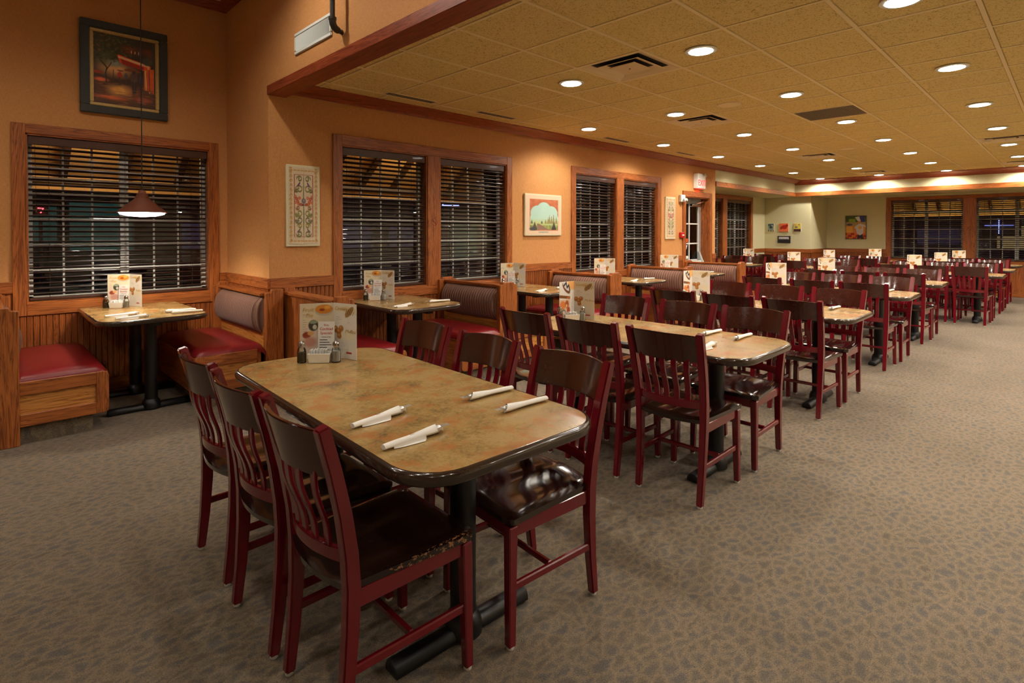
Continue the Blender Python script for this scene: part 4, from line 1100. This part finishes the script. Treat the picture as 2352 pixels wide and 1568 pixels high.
def menu_c():
    w, h = 92, 150; g, u, v = paint(w, h, (234, 230, 224)); over(g, ell(u, v, .92, .93, .42, .18, .3), (240, 178, 104)); over(g, ell(u, v, .45, .82, .30, .10, .15, -25), (110, 66, 46)); over(g, ell(u, v, .45, .86, .26, .07, .2, -25), (226, 220, 212))
    over(g, stroke(u, v, [(.30, .90), (.45, .97), (.5, .84), (.62, .90), (.70, .76)], .035), (46, 44, 58)); over(g, poly_m(u, v, [(0, .66), (.72, .60), (.72, .53), (0, .58)]), (124, 74, 30)); over(g, rec(u, v, .50, .70, .545, .595), (196, 104, 30))
    over(g, rec(u, v, 0, .72, 0, .54, .02), (228, 200, 176)); over(g, ell(u, v, .22, .38, .22, .13, .3), (226, 132, 62)); over(g, ell(u, v, .50, .40, .14, .12, .3), (168, 82, 40)); over(g, ell(u, v, .48, .36, .07, .05, .3), (236, 200, 150)); over(g, ell(u, v, .60, .24, .12, .10, .3), (190, 78, 34)); over(g, stroke(u, v, [(.05, .2), (.3, .26), (.42, .20)], .025), (120, 128, 110)); lines(g, u, v, .76, .52, .18, 5, .05, (200, 120, 110))
    return g
PW, PH = .167, .288
MENU = {k: (art_mesh('front_print', f(), .001, PW-.001, .001, PH-.001), MB().box(0, PW, .0004, .0022, 0, PH).mesh('panel', 'paper_white')) for k, f in (('a', menu_a), ('b', menu_b), ('c', menu_c))}
TXT = {'pie': text_mesh('Fruit\n  Pie', .030, 'ink_gold', shear=.2), 'cookies': text_mesh('Cookies', .026, 'ink_gold', shear=.2), 'muffins': text_mesh('Muffins', .026, 'ink_gold', shear=.2),
       'daily': text_mesh('Daily', .013, 'ink_red', 'CENTER'), 'cock': text_mesh('Cocktail\nSpecials', .021, 'ink_red', 'CENTER', .1), 'wines': text_mesh('available all day', .008, 'ink_dark', 'CENTER')}
def menu(x, y, z, al, ar, kind, label, words=False, h=1.0):
    """folded menu card: the spine stands at (x, y); panels run at the angles al (left) and ar (right)"""
    root = empty('menu_card', (x, y, z)); tag(root, label, 'menu', 'folded dessert menus on the tables')
    for ang, k, left in ((al, kind, True), (ar, 'b', False)):
        pr, pn = MENU[k]
        # a panel runs from the spine outwards; its print faces the opening of the fold
        if left:
            o = put('panel', pn, root, (PW*math.cos(R(ang)), PW*math.sin(R(ang)), 0), (R(0), 0, R(ang+180)))
        else:
            o = put('panel', pn, root, (0, 0, 0), (0, 0, R(ang)))
        put('front_print', pr, o, (0, -.0002, 0))
        if words and left and k == 'a': put('lettering', TXT['pie'], o, (.012, -.0008, .246), UPRIGHT)
        if words and not left:
            put('lettering', TXT['cookies'], o, (.012, -.0008, .252), UPRIGHT); put('lettering', TXT['muffins'], o, (.088, -.0008, .136), UPRIGHT)
    return root
SH = {}
def shaker(x, y, z, what, label):
    if not SH:
        SH['body'] = MB().lathe([(.021, 0), (.023, .004), (.023, .052), (.020, .066), (.0155, .074), (.0155, .082)], 10).mesh('jar', 'jar_glass', smooth=True, ang=20)
        for k, hh in (('pepper', .050), ('salt', .056)): SH[k] = MB().lathe([(.0195, .004), (.0208, .007), (.0208, hh)], 10).mesh('filling', k)
        SH['cap'] = MB().lathe([(.0175, .078), (.0180, .092), (.0165, .100), (.010, .107), (.003, .109)], 16).mesh('cap', 'chrome', smooth=True)
    r_ = empty(what+'_shaker', (x, y, z)); tag(r_, label, 'shaker', 'glass shakers with metal caps')
    put('jar', SH['body'], r_); put('filling', SH[what], r_); put('cap', SH['cap'], r_)
CD = {}
def caddy(x, y, z, rz, label, packets=True):
    if not CD:
        m = MB(); a, b, c, d, hh = .056, .030, .050, .026, .048
        m.add([(-c, -d, 0), (c, -d, 0), (c, d, 0), (-c, d, 0), (-a, -b, hh), (a, -b, hh), (a, b, hh), (-a, b, hh), (-a+.004, -b+.004, hh), (a-.004, -b+.004, hh), (a-.004, b-.004, hh), (-a+.004, b-.004, hh), (-c+.004, -d+.004, .006), (c-.004, -d+.004, .006), (c-.004, d-.004, .006), (-c+.004, d-.004, .006)],
              [(0,3,2,1), (0,1,5,4), (1,2,6,5), (2,3,7,6), (3,0,4,7), (4,5,9,8), (5,6,10,9), (6,7,11,10), (7,4,8,11), (8,9,13,12), (9,10,14,13), (10,11,15,14), (11,8,12,15), (12,13,14,15)])
        CD['tray'] = m.mesh('tray', 'porcelain', bevel=.0015); CD['packet'] = MB().box(-.0012, .0012, -.020, .020, 0, .055).mesh('packet', 'packet')
    r_ = empty('sugar_caddy', (x, y, z), rz); tag(r_, label, 'caddy', 'white sugar caddies')
    put('tray', CD['tray'], r_)
    q = random.Random(int(x*1000))
    for k in range(15 if packets else 6):
        t = (k+.5)/(15 if packets else 6); put('packet', CD['packet'], r_, (-.042+.084*t, q.uniform(-.003, .003), .008+q.uniform(0, .006)), (0, R(q.uniform(-14, 6)), R(q.uniform(-4, 4))))
def special_card(x, y, z, rz, label):
    r_ = empty('specials_card', (x, y, z), rz); tag(r_, label, 'card', 'cocktail cards in front of the menus')
    o = MB().box(-.043, .043, 0, .0012, 0, .195).build('card', 'paper_white', r_, rot=(R(-4), 0, 0))
    put('lettering', TXT['daily'], o, (0, -.0007, .172), UPRIGHT); put('lettering', TXT['cock'], o, (0, -.0007, .150), UPRIGHT); put('lettering', TXT['wines'], o, (0, -.0007, .112), UPRIGHT)
    for i in range(6): MB().box(-.034, -.034+.04+.012*(i % 3), -.0007, -.0002, .098-.013*i, .1015-.013*i).build('text_line', 'ink_dark', o)
VR = (.7146, -.6995); VF = (.6995, .7146)
def setting(x, y, nm, al, ar, kind='a', words=False, shakers=True, card=True, zt=.7632, sc=1.0):
    """menu with caddy and shakers in front of it; (x, y) is the caddy"""
    P = lambda a, b: (x+VR[0]*a+VF[0]*b, y+VR[1]*a+VF[1]*b)
    p = P(.030, .118); menu(p[0], p[1], zt, al, ar, kind, 'folded dessert menu standing on '+nm, words)
    if card: q = P(.006, .066); special_card(q[0], q[1], zt, R(-44.4), 'white cocktail specials card in front of the menu on '+nm)
    if shakers:
        a = P(-.092, -.006); shaker(a[0], a[1], zt, 'pepper', 'pepper shaker left of the caddy on '+nm)
        b = P(.080, .004); shaker(b[0], b[1], zt, 'salt', 'salt shaker right of the caddy on '+nm)
        caddy(x, y, zt, R(-44.4+4), 'white sugar packet caddy on '+nm, words)
setting(1.262, 2.688, 'the nearest long table', 157, 286, 'a', True)
setting(3.215, 2.640, 'the second long table', 178, 284, 'c', True, card=False)
for i, (cx, lab) in enumerate(((5.05, 'the third long table'), (7.10, 'the fourth long table'), (9.08, 'the fifth long table'))):
    setting(cx-.03, 2.60, lab, 178, 284, 'c', False, card=False, shakers=(i == 0))
setting(.905, 5.90, 'the nook table', 155, 292, 'a', True)
for cx, nm in ((2.84, 'the first booth table'), (4.70, 'the second booth table'), (6.58, 'the third booth table'), (8.42, 'the last booth table')):
    setting(cx-.02, 4.80, nm, 158, 288, 'a', cx < 3, shakers=(cx < 5))
for (x, y, nm) in ((11.40, 1.92, 'the far aisle table'), (13.15, 1.80, 'the table behind the far aisle table'), (11.45, 3.86, 'the small table beyond the fifth long table'), (13.45, 3.80, 'the small table before the chef picture'), (13.05, 5.40, 'the recess table by the green corner')):
    setting(x, y, nm, 178, 284, 'c', False, shakers=False, card=False)
for (x, y, nm) in ((15.0, 3.22, 'the chef wall table'), (14.95, 1.68, 'the last table by the end windows')): setting(x, y, nm, 150, 318, 'a', False, shakers=False, card=False)

# napkin rolls
NP = {}
def napkin_roll(x, y, ang, label, open_first=False, z=.7632, tips=True):
    """x, y: the closed end; the roll points at ang, cutlery at the far end"""
    if not NP:
        m = MB(); n = 14; rows = []
        for i in range(15):
            t = i/14; r_ = .0105+.0065*t*t+.0008*math.sin(9*t); L = .212*t
            ring = []
            for k in range(n):
                a = 2*math.pi*k/n; sq = .78 if math.sin(a) < -.3 else 1
                e = .016*math.cos(a+.6) if i == 14 else 0
                ring.append((L+e, r_*1.15*math.cos(a), max(.0005, .0100+.003*t+r_*.86*math.sin(a)*sq)))
            rows.append(ring)
        vs = [p for q in rows for p in q]; fs = [(i*n+k, i*n+(k+1) % n, (i+1)*n+(k+1) % n, (i+1)*n+k) for i in range(14) for k in range(n)] + [tuple(range(n-1, -1, -1))]
        m.add(vs, fs); NP['napkin'] = m.mesh('napkin', 'napkin', smooth=True)
        NP['flap'] = MB().add([(.03, -.014, .0015), (.15, -.020, .0015), (.135, -.034, .0008), (.06, -.022, .0008), (.03, -.012, .012), (.15, -.018, .014)], [(0,1,2,3), (0,4,5,1)]).mesh('flap', 'napkin')
        f = MB()
        for k in range(4): f.box(.222, .258, -.0095+k*.0055, -.0068+k*.0055, .0165, .0178)
        f.box(.195, .224, -.010, .010, .0160, .0178).box(.10, .20, -.003, .003, .0155, .0175); NP['fork'] = f.mesh('fork', 'cutlery')
        s = MB(); crownbox(s, .186, .226, -.013, .013, .019, .0225, .012, 4, 4, .002); s.box(.10, .19, -.003, .003, .019, .0215); NP['spoon'] = s.mesh('spoon', 'cutlery', smooth=True)
    r_ = empty('napkin_roll', (x, y, z), R(ang)); tag(r_, label, 'napkin roll', 'cutlery rolled in paper napkins')
    put('napkin', NP['napkin'], r_); put('flap', NP['flap'], r_)
    if tips: put('fork', NP['fork'], r_); put('spoon', NP['spoon'], r_)
napkin_roll(.905, 1.690, 8, 'napkin roll on the nearest long table, near side, farther from the aisle')
napkin_roll(.880, 1.455, 3, 'napkin roll on the nearest long table, near side, at the aisle corner')
napkin_roll(1.610, 1.645, 176, 'napkin roll on the nearest long table, far side, farther from the aisle')
napkin_roll(1.605, 1.447, 177, 'napkin roll on the nearest long table, far side, at the aisle corner')
for i, cx in enumerate(CX):
    if i == 0: continue
    t = 'the %s long table' % ORD[i]
    for (dx, y, a, nm) in ((-.32, 1.69, 4, 'near side, farther from the aisle'), (-.33, 1.46, 2, 'near side, at the aisle corner'), (.36, 1.65, 175, 'far side, farther from the aisle'), (.36, 1.45, 178, 'far side, at the aisle corner')):
        napkin_roll(cx+dx, y, a+jit(3), 'napkin roll on %s, %s' % (t, nm), tips=i < 3)
for i, (cx, cy, lab) in enumerate(FAR[:2]):
    for (dx, dy, a, nm) in ((-.32, -.60, 2, 'near side'), (.36, -.62, 178, 'far side')): napkin_roll(cx+dx, cy+dy, a, 'napkin roll at the aisle end of %s, %s' % (FARN[i], nm), tips=False)
for (cx, cy, yy, lab, nm, l) in SQ:
    napkin_roll(cx+.32, cy-.30, 170, 'napkin roll on %s, aisle corner' % nm, tips=False); napkin_roll(cx-.30, cy-.32, 10, 'napkin roll on %s, near corner' % nm, tips=False)
for (x, y, a, nm) in ((.73, 5.27, 6, 'left pair, at the back'), (.765, 5.05, 12, 'left pair, at the front'), (1.355, 5.25, 182, 'right pair, at the back'), (1.375, 5.12, 178, 'right pair, at the front')):
    napkin_roll(x, y, a, 'napkin roll on the nook table, '+nm)
for cx, nm in ((2.945, 'the first booth table'), (4.775, 'the second booth table'), (6.65, 'the third booth table'), (8.51, 'the last booth table')):
    napkin_roll(cx-.30, 4.19, 10, 'napkin roll on %s, left side' % nm); napkin_roll(cx+.35, 4.23, 172, 'napkin roll on %s, right side' % nm)

# ------------------------------------------------------------------ wall things
def framed(name, cat, label, loc, rz=0, group=None):
    r_ = empty(name, loc, rz); tag(r_, label, cat, group); return r_
# street painting: X .686-1.354, z 2.492-3.318
pw, ph = .668, .826
pt = framed('street_painting', 'painting', 'painting of umbrellas on a wet street in a dark frame', (1.02, NY, 2.905))
def frame_parts(root, w, h, fw, d0, d1, mat, nm):
    MB().box(-w/2, w/2, -d1, -d0, h/2-fw, h/2).build(nm, mat, root, bevel=.006, seg=2); MB().box(-w/2, w/2, -d1, -d0, -h/2, -h/2+fw).build(nm, mat, root, bevel=.006, seg=2)
    for s in (-1, 1): MB().box(s*w/2, s*(w/2-fw), -d1, -d0, -h/2+fw, h/2-fw).build(nm, mat, root, bevel=.006, seg=2)
frame_parts(pt, pw, ph, .068, .002, .045, 'black_frame', 'frame'); frame_parts(pt, pw-.136, ph-.136, .030, .004, .030, 'gold_leaf', 'liner')
MB().box(-.24, .24, -.010, -.004, -.33, .33).build('backing', 'dark_wall', pt)
put('canvas', art_mesh('canvas', street_painting(), -(pw-.196)/2, (pw-.196)/2, -(ph-.196)/2, (ph-.196)/2, 'canvas'), pt, (0, -.016, 0))
def tile_art(loc, w, h, label):
    r_ = framed('tile_panel', 'tile panel', label, loc, 0, 'painted floral tile panels')
    MB().box(-w/2, w/2, -.022, -.001, -h/2, h/2).build('board', 'cream_edge', r_, bevel=.004)
    img = tile_panel(0); H_, W_, _ = img.shape; iw, ih = w-.044, h-.044
    for j in range(8):
        for i in range(2):
            a, b, c, d = i*W_//2, (i+1)*W_//2, j*H_//8, (j+1)*H_//8; g = .0012
            t = put('tile', art_mesh('tile', img[c:d, a:b], -iw/2+iw*i/2+g, -iw/2+iw*(i+1)/2-g, -ih/2+ih*j/8+g, -ih/2+ih*(j+1)/8-g), r_, (0, -.0255, 0))
            so = t.modifiers.new('thick', 'SOLIDIFY'); so.thickness = .003; so.offset = -1
tile_art((2.197, W, 1.672), .318, .75, 'tall floral tile panel left of the first booth window')
tile_art((8.834, W, 1.687), .333, .745, 'floral tile panel left of the exit door')
lp = framed('landscape_picture', 'picture', 'square landscape picture with green sky in a cream frame', (5.495, W, 1.663))
MB().box(-.365, .365, -.03, -.001, -.278, .278).build('board', 'cream_edge', lp, bevel=.006, seg=2)
put('print', art_mesh('print', landscape(), -.345, .345, -.262, .262), lp, (0, -.0312, 0))
cf = framed('chef_picture', 'picture', 'small picture of a chef in a tall white hat', (EX, 4.005, 1.568), R(-90))
MB().box(-.235, .235, -.03, -.001, -.303, .303).build('stretcher_board', 'black_frame', cf); put('canvas', art_mesh('canvas', chef(), -.235, .235, -.303, .303, 'canvas'), cf, (0, -.0306, 0))
for k, (y, z, w_, h_, lab) in enumerate(((5.66, 1.568, .146, .20, 'small blue and white picture, leftmost on the green corner wall'), (5.335, 1.565, .228, .22, 'small orange picture with red pepper on the green corner wall'),
        (5.005, 1.568, .170, .20, 'small yellow picture, rightmost on the green corner wall'), (5.33, 1.256, .315, .18, 'black plaque with white lettering band on the green corner wall'))):
    sp = framed('small_picture', 'picture', lab, (PX, y, z), R(-90), 'little pictures on the green corner wall')
    MB().box(-w_/2, w_/2, -.025, -.001, -h_/2, h_/2).build('board', 'black_frame' if k == 3 else 'cream_edge', sp); put('print', art_mesh('print', small_pic(k), -w_/2, w_/2, -h_/2, h_/2), sp, (0, -.0256, 0))
# exit sign
ex = framed('exit_sign', 'exit sign', 'lit red and white exit sign with emergency lamps above the door', (9.84, W, 2.40))
MB().box(-.15, .15, -.10, -.001, -.14, .14).build('housing', 'white_paint', ex, bevel=.006)
MB().box(-.135, .135, -.103, -.099, -.125, .055).build('face', 'white_sticker', ex)
put('lettering', text_mesh('EXIT', .155, 'exit_red', 'CENTER'), ex, (0, -.1045, -.088), UPRIGHT)
MB().box(-.11, .11, -.085, -.03, -.146, -.139).build('down_light', 'exit_red', ex)
for s in (0, 1):
    x = .045+.10*s
    hd = MB().lathe([(.012, 0), (.022, .02), (.034, .05), (.036, .058)], 14).build('lamp_head', 'white_paint', ex, (x, -.06, .10), (R(60), R(25+10*s), 0), smooth=True)
    MB().lathe([(.032, .0585), (.030, .060)], 14).build('lamp_glass', 'chrome', hd)
ld = bpy.data.lights.new('exit_glow', 'AREA'); ld.energy = .25; ld.color = (1, .15, .1); ld.size = .2
lo = bpy.data.objects.new('exit_glow', ld); COL.objects.link(lo); lo.parent = ex; lo.location = (0, -.06, -.16)
stb = framed('alarm_strobe', 'alarm', 'white alarm strobe box left of the exit door', (9.23, W, 2.052))
MB().box(-.075, .075, -.05, -.001, -.065, .065).build('housing', 'white_paint', stb, bevel=.006)
for s in (-1, 1): MB().lathe([(.012, 0), (.025, .02), (.028, .04)], 12).build('lamp_head', 'white_paint', stb, (s*.03+.03, -.05, -.03), (R(75), R(s*15), 0), smooth=True)
pl = framed('fire_pull', 'fire alarm', 'red fire alarm pull box left of the exit door', (9.225, W, 1.385))
MB().box(-.06, .06, -.05, -.001, -.05, .05).build('housing', 'red_plastic', pl, bevel=.005); MB().box(-.035, .035, -.056, -.048, -.012, .012).build('handle', 'white_paint', pl)
# no-smoking decals
def decal(loc, rz, label):
    r_ = framed('no_smoking_decal', 'decal', label, loc, rz, 'no-smoking decals on window posts')
    n = 28; m = MB(); r0_, r1_ = .036, .043
    vs = [(rr_*math.cos(2*math.pi*k/n), -.0008, rr_*math.sin(2*math.pi*k/n)) for rr_ in (r0_, r1_) for k in range(n)]
    m.add(vs, [(k, (k+1) % n, n+(k+1) % n, n+k) for k in range(n)]).build('ring', 'decal_brown', r_)
    MB().box(-.0035, .0035, -.0012, -.0004, -.037, .037).build('bar', 'decal_brown', r_, rot=(0, R(-38), 0))
    MB().box(-.024, .024, -.0011, -.0004, -.005, .001).build('cigarette', 'decal_brown', r_, rot=(0, R(25), 0))
    MB().lathe([(.006, 0), (.007, .003), (.002, .006)], 10).build('smoke', 'decal_brown', r_, (-.02, -.0004, .012), (R(90), 0, 0))
    put('lettering', text_mesh('No Smoking', .0165, 'decal_brown', 'CENTER'), r_, (0, -.0008, .050), UPRIGHT)
decal((3.688, W-.0225, 1.545), 0, 'brown no-smoking decal on the first booth window post')
decal((EX-.0225, 1.716, 1.52), R(-90), 'brown no-smoking decal on the far end window post')
# header: vent and sprinkler pipe
vg = framed('wall_vent', 'vent', 'white louvred vent high on the orange header wall', (HX, 4.12, 2.945), R(-90))
MB().box(-.295, .295, -.004, -.0005, -.06, .06).build('duct', 'dark_duct', vg)
frame_parts(vg, .64, .175, .030, .001, .014, 'white_paint', 'frame')
vm = MB().box(-.0012, .0012, -.014, -.001, -.058, .058).mesh('vane', 'white_paint')
for k in range(34): put('vane', vm, vg, (-.285+.57*k/33, 0, 0), (0, 0, R(-22)))
pp = framed('sprinkler_pipe', 'pipe', 'dark steel pipe with elbow running down to the header wall', (1.80, 3.62, 2.86))
MB().tube([(0, 0, .04), (0, 0, HIGH-2.86)], .0175, 14).build('riser', 'pipe_steel', pp, smooth=True)
el = [(0, 0, .05), (0, 0, .03), (.004, .002, .012), (.016, .006, -.004), (.034, .012, -.014), (.05, .018, -.016)]
MB().tube(el, .024, 14).build('elbow', 'pipe_steel', pp, smooth=True)
for zz in (.05,): MB().lathe([(.027, 0), (.027, .018)], 16, (0, 0, .04)).build('collar', 'pipe_steel', pp)
MB().tube([(.045, .016, -.016), (.092, .034, -.017)], .017, 12).build('stub', 'pipe_steel', pp, smooth=True)

# ------------------------------------------------------------------ lamps and ceiling fittings
LM = {'ring': MB().lathe([(.088, 0), (.112, .002), (.114, .006), (.110, .010), (.088, .010)], 28).mesh('trim_ring', 'white_paint', smooth=True),
      'lens': MB().lathe([(.090, .002), (.084, -.006), (.060, -.010), (.02, -.012)], 28).mesh('lens', 'lamp_lens', smooth=True)}
ROWN = ['first', 'second', 'third', 'fourth', 'fifth', 'sixth', 'seventh']; LINEN = ['aisle line', 'second line from the aisle', 'third line from the aisle', 'line nearest the booth windows']
def downlight(x, y, z, watts, label, group, spread=158):
    r_ = empty('downlight', (x, y, z)); tag(r_, label, 'ceiling light', group)
    put('trim_ring', LM['ring'], r_, (0, 0, -.010)); put('lens', LM['lens'], r_, (0, 0, -.006))
    ld = bpy.data.lights.get('down_%d' % watts)
    if ld is None:
        ld = bpy.data.lights.new('down_%d' % watts, 'SPOT'); ld.shadow_soft_size = .06; ld.energy = watts*2.2; ld.color = WARM; ld.spot_size = R(spread); ld.spot_blend = .6
    o = bpy.data.objects.new('downlight_beam', ld); COL.objects.link(o); o.parent = r_; o.location = (0, 0, -.02)
for i in range(7):
    for j in range(4):
        if i == 0 and j == 3: continue
        downlight(3.815+1.8288*i, .705+1.2192*j, CEIL-.004, LAMP_W, 'recessed downlight, %s lamp of the %s' % (ROWN[i], LINEN[j]), 'recessed downlights')
    for j in (-1, -2, -3):
        downlight(3.815+1.8288*i, .705+1.2192*j, CEIL-.004, LAMP_W, 'recessed downlight beyond the right edge, out of the picture', 'downlights out of the picture')
for (x, y) in ((1.15, 3.9), (1.15, 2.1), (1.15, -1.2), (-.05, 4.2), (-.05, 1.6), (-.05, -1.6), (-1.8, 4.2), (-1.8, 1.6), (-1.8, -1.6)):
    downlight(x, y, HIGH-.001, LOBBY_W, 'recessed downlight of the high ceiling, out of the picture', 'downlights out of the picture', 150)
def diffuser(x, y, label):
    r_ = empty('ceiling_diffuser', (x, y, CEIL-.004)); tag(r_, label, 'air diffuser', 'square air diffusers')
    Q = ((-1,-1), (1,-1), (1,1), (-1,1))
    def rings(nm, mat, levels):
        vs = [(p*a_, q*a_, z_) for (a_, z_) in levels for p, q in Q]
        MB().add(vs, [(4*k+i, 4*k+(i+1) % 4, 4*k+4+(i+1) % 4, 4*k+4+i) for k in range(len(levels)-1) for i in range(4)]).build(nm, mat, r_)
    rings('outer_frame', 'diffuser', [(.297, .001), (.284, 0), (.222, .0215)])
    rings('duct', 'dark_duct', [(.29, .0222), (.02, .0222)])
    rings('middle_cone', 'diffuser', [(.206, -.003), (.196, -.004), (.136, .0212)])
    MB().box(-.118, .118, -.118, .118, -.005, .001).build('centre_plate', 'diffuser', r_); MB().lathe([(.008, 0), (.006, .004)], 10, (0, 0, -.008)).build('screw', 'dark_duct', r_)
def tile_centre(x, y):
    i, j = cell_of(x, y); return (xs[i]+xs[i+1])/2, (ys[j]+ys[j+1])/2
for (x, y, lab) in ((3.815, 2.53, 'nearest square air diffuser in the tile ceiling'), (6.25, 3.14, 'square air diffuser beyond the round ceiling speaker'), (10.5, 3.14, 'far square air diffuser on the booth side'), (10.5, .70, 'square air diffuser at the right edge of the ceiling'), (14.2, .70, 'farthest air diffuser at the right edge'), (14.2, 3.14, 'farthest air diffuser before the end crown')):
    diffuser(*tile_centre(x, y), lab)
gx, gy = tile_centre(6.86, 1.92)
gp = empty('return_grille', (gx, gy, CEIL-.004)); tag(gp, 'plain grey return grille panel in the tile ceiling', 'vent')
MB().box(-.29, .29, -.29, .29, .004, .012).build('panel', 'grey_panel', gp)
for k in range(24): MB().box(-.285, .285, -.28+k*.0243, -.275+k*.0243, .001, .004).build('louvre', 'grey_panel', gp)
for (x, y, lab) in ((5.63, 2.53, 'round white ceiling speaker beside the second air diffuser'), (9.9, 2.53, 'faint round ceiling speaker farther down the room')):
    tx, ty = tile_centre(x, y); r_ = empty('ceiling_speaker', (tx, ty, CEIL)); tag(r_, lab, 'speaker', 'round ceiling speakers')
    MB().lathe([(.10, -.008), (.118, -.006), (.120, 0)], 32).build('rim', 'diffuser', r_, smooth=True); MB().lathe([(.03, -.0095), (.098, -.008), (.098, -.006)], 32).build('grille', 'ceiling_bar', r_)
for (x, lab) in ((3.11, 'nearest narrow slot diffuser along the crown'), (4.26, 'second narrow slot diffuser along the crown'), (6.61, 'third narrow slot diffuser along the crown'), (8.6, 'fourth narrow slot diffuser along the crown')):
    r_ = empty('slot_diffuser', (x, 4.60, CEIL)); tag(r_, lab, 'air diffuser', 'slot diffusers by the crown')
    MB().box(-.29, .29, -.045, .045, -.006, .0).build('frame', 'diffuser', r_)
    for k in range(3): MB().box(-.27, .27, -.033+k*.026, -.019+k*.026, -.0075, -.005).build('slot', 'dark_duct', r_)
# pendant in the nook
pd = empty('pendant_lamp', (1.015, 5.45, 1.59)); tag(pd, 'copper cone pendant lamp hanging over the nook table', 'pendant lamp')
prof = [(.176, 0), (.178, .004), (.172, .010), (.055, .115), (.050, .122), (.050, .136), (.040, .142), (.040, .158), (.028, .165), (.026, .182), (.010, .192)]
inner = [(.006, .150), (.04, .112), (.166, .008), (.176, 0)]
m = MB(); m.lathe(prof, 40); m.f = [f for f in m.f if len(f) == 4]; k0 = len(m.v)
mi = MB(); mi.lathe(inner, 40); mi.f = [f for f in mi.f if len(f) == 4]
m.add(mi.v, mi.f).build('shade', 'copper_shade', pd, smooth=True, ang=30)
MB().lathe([(.166, .004), (.155, -.014), (.10, -.028), (.02, -.034)], 32).build('lens', 'pendant_lens', pd, smooth=True)
MB().tube([(0, 0, .19), (0, 0, HIGH-1.59)], .004, 6).build('cord', 'cord_black', pd)
MB().lathe([(.06, -.03), (.06, 0)], 20, (0, 0, HIGH-1.59)).build('canopy', 'copper_shade', pd)
ld = bpy.data.lights.new('pendant_light', 'SPOT'); ld.shadow_soft_size = .08; ld.energy = 42; ld.color = (1, .87, .68); ld.spot_size = R(150); ld.spot_blend = .4
lo = bpy.data.objects.new('pendant_light', ld); COL.objects.link(lo); lo.parent = pd; lo.location = (0, 0, -.045)
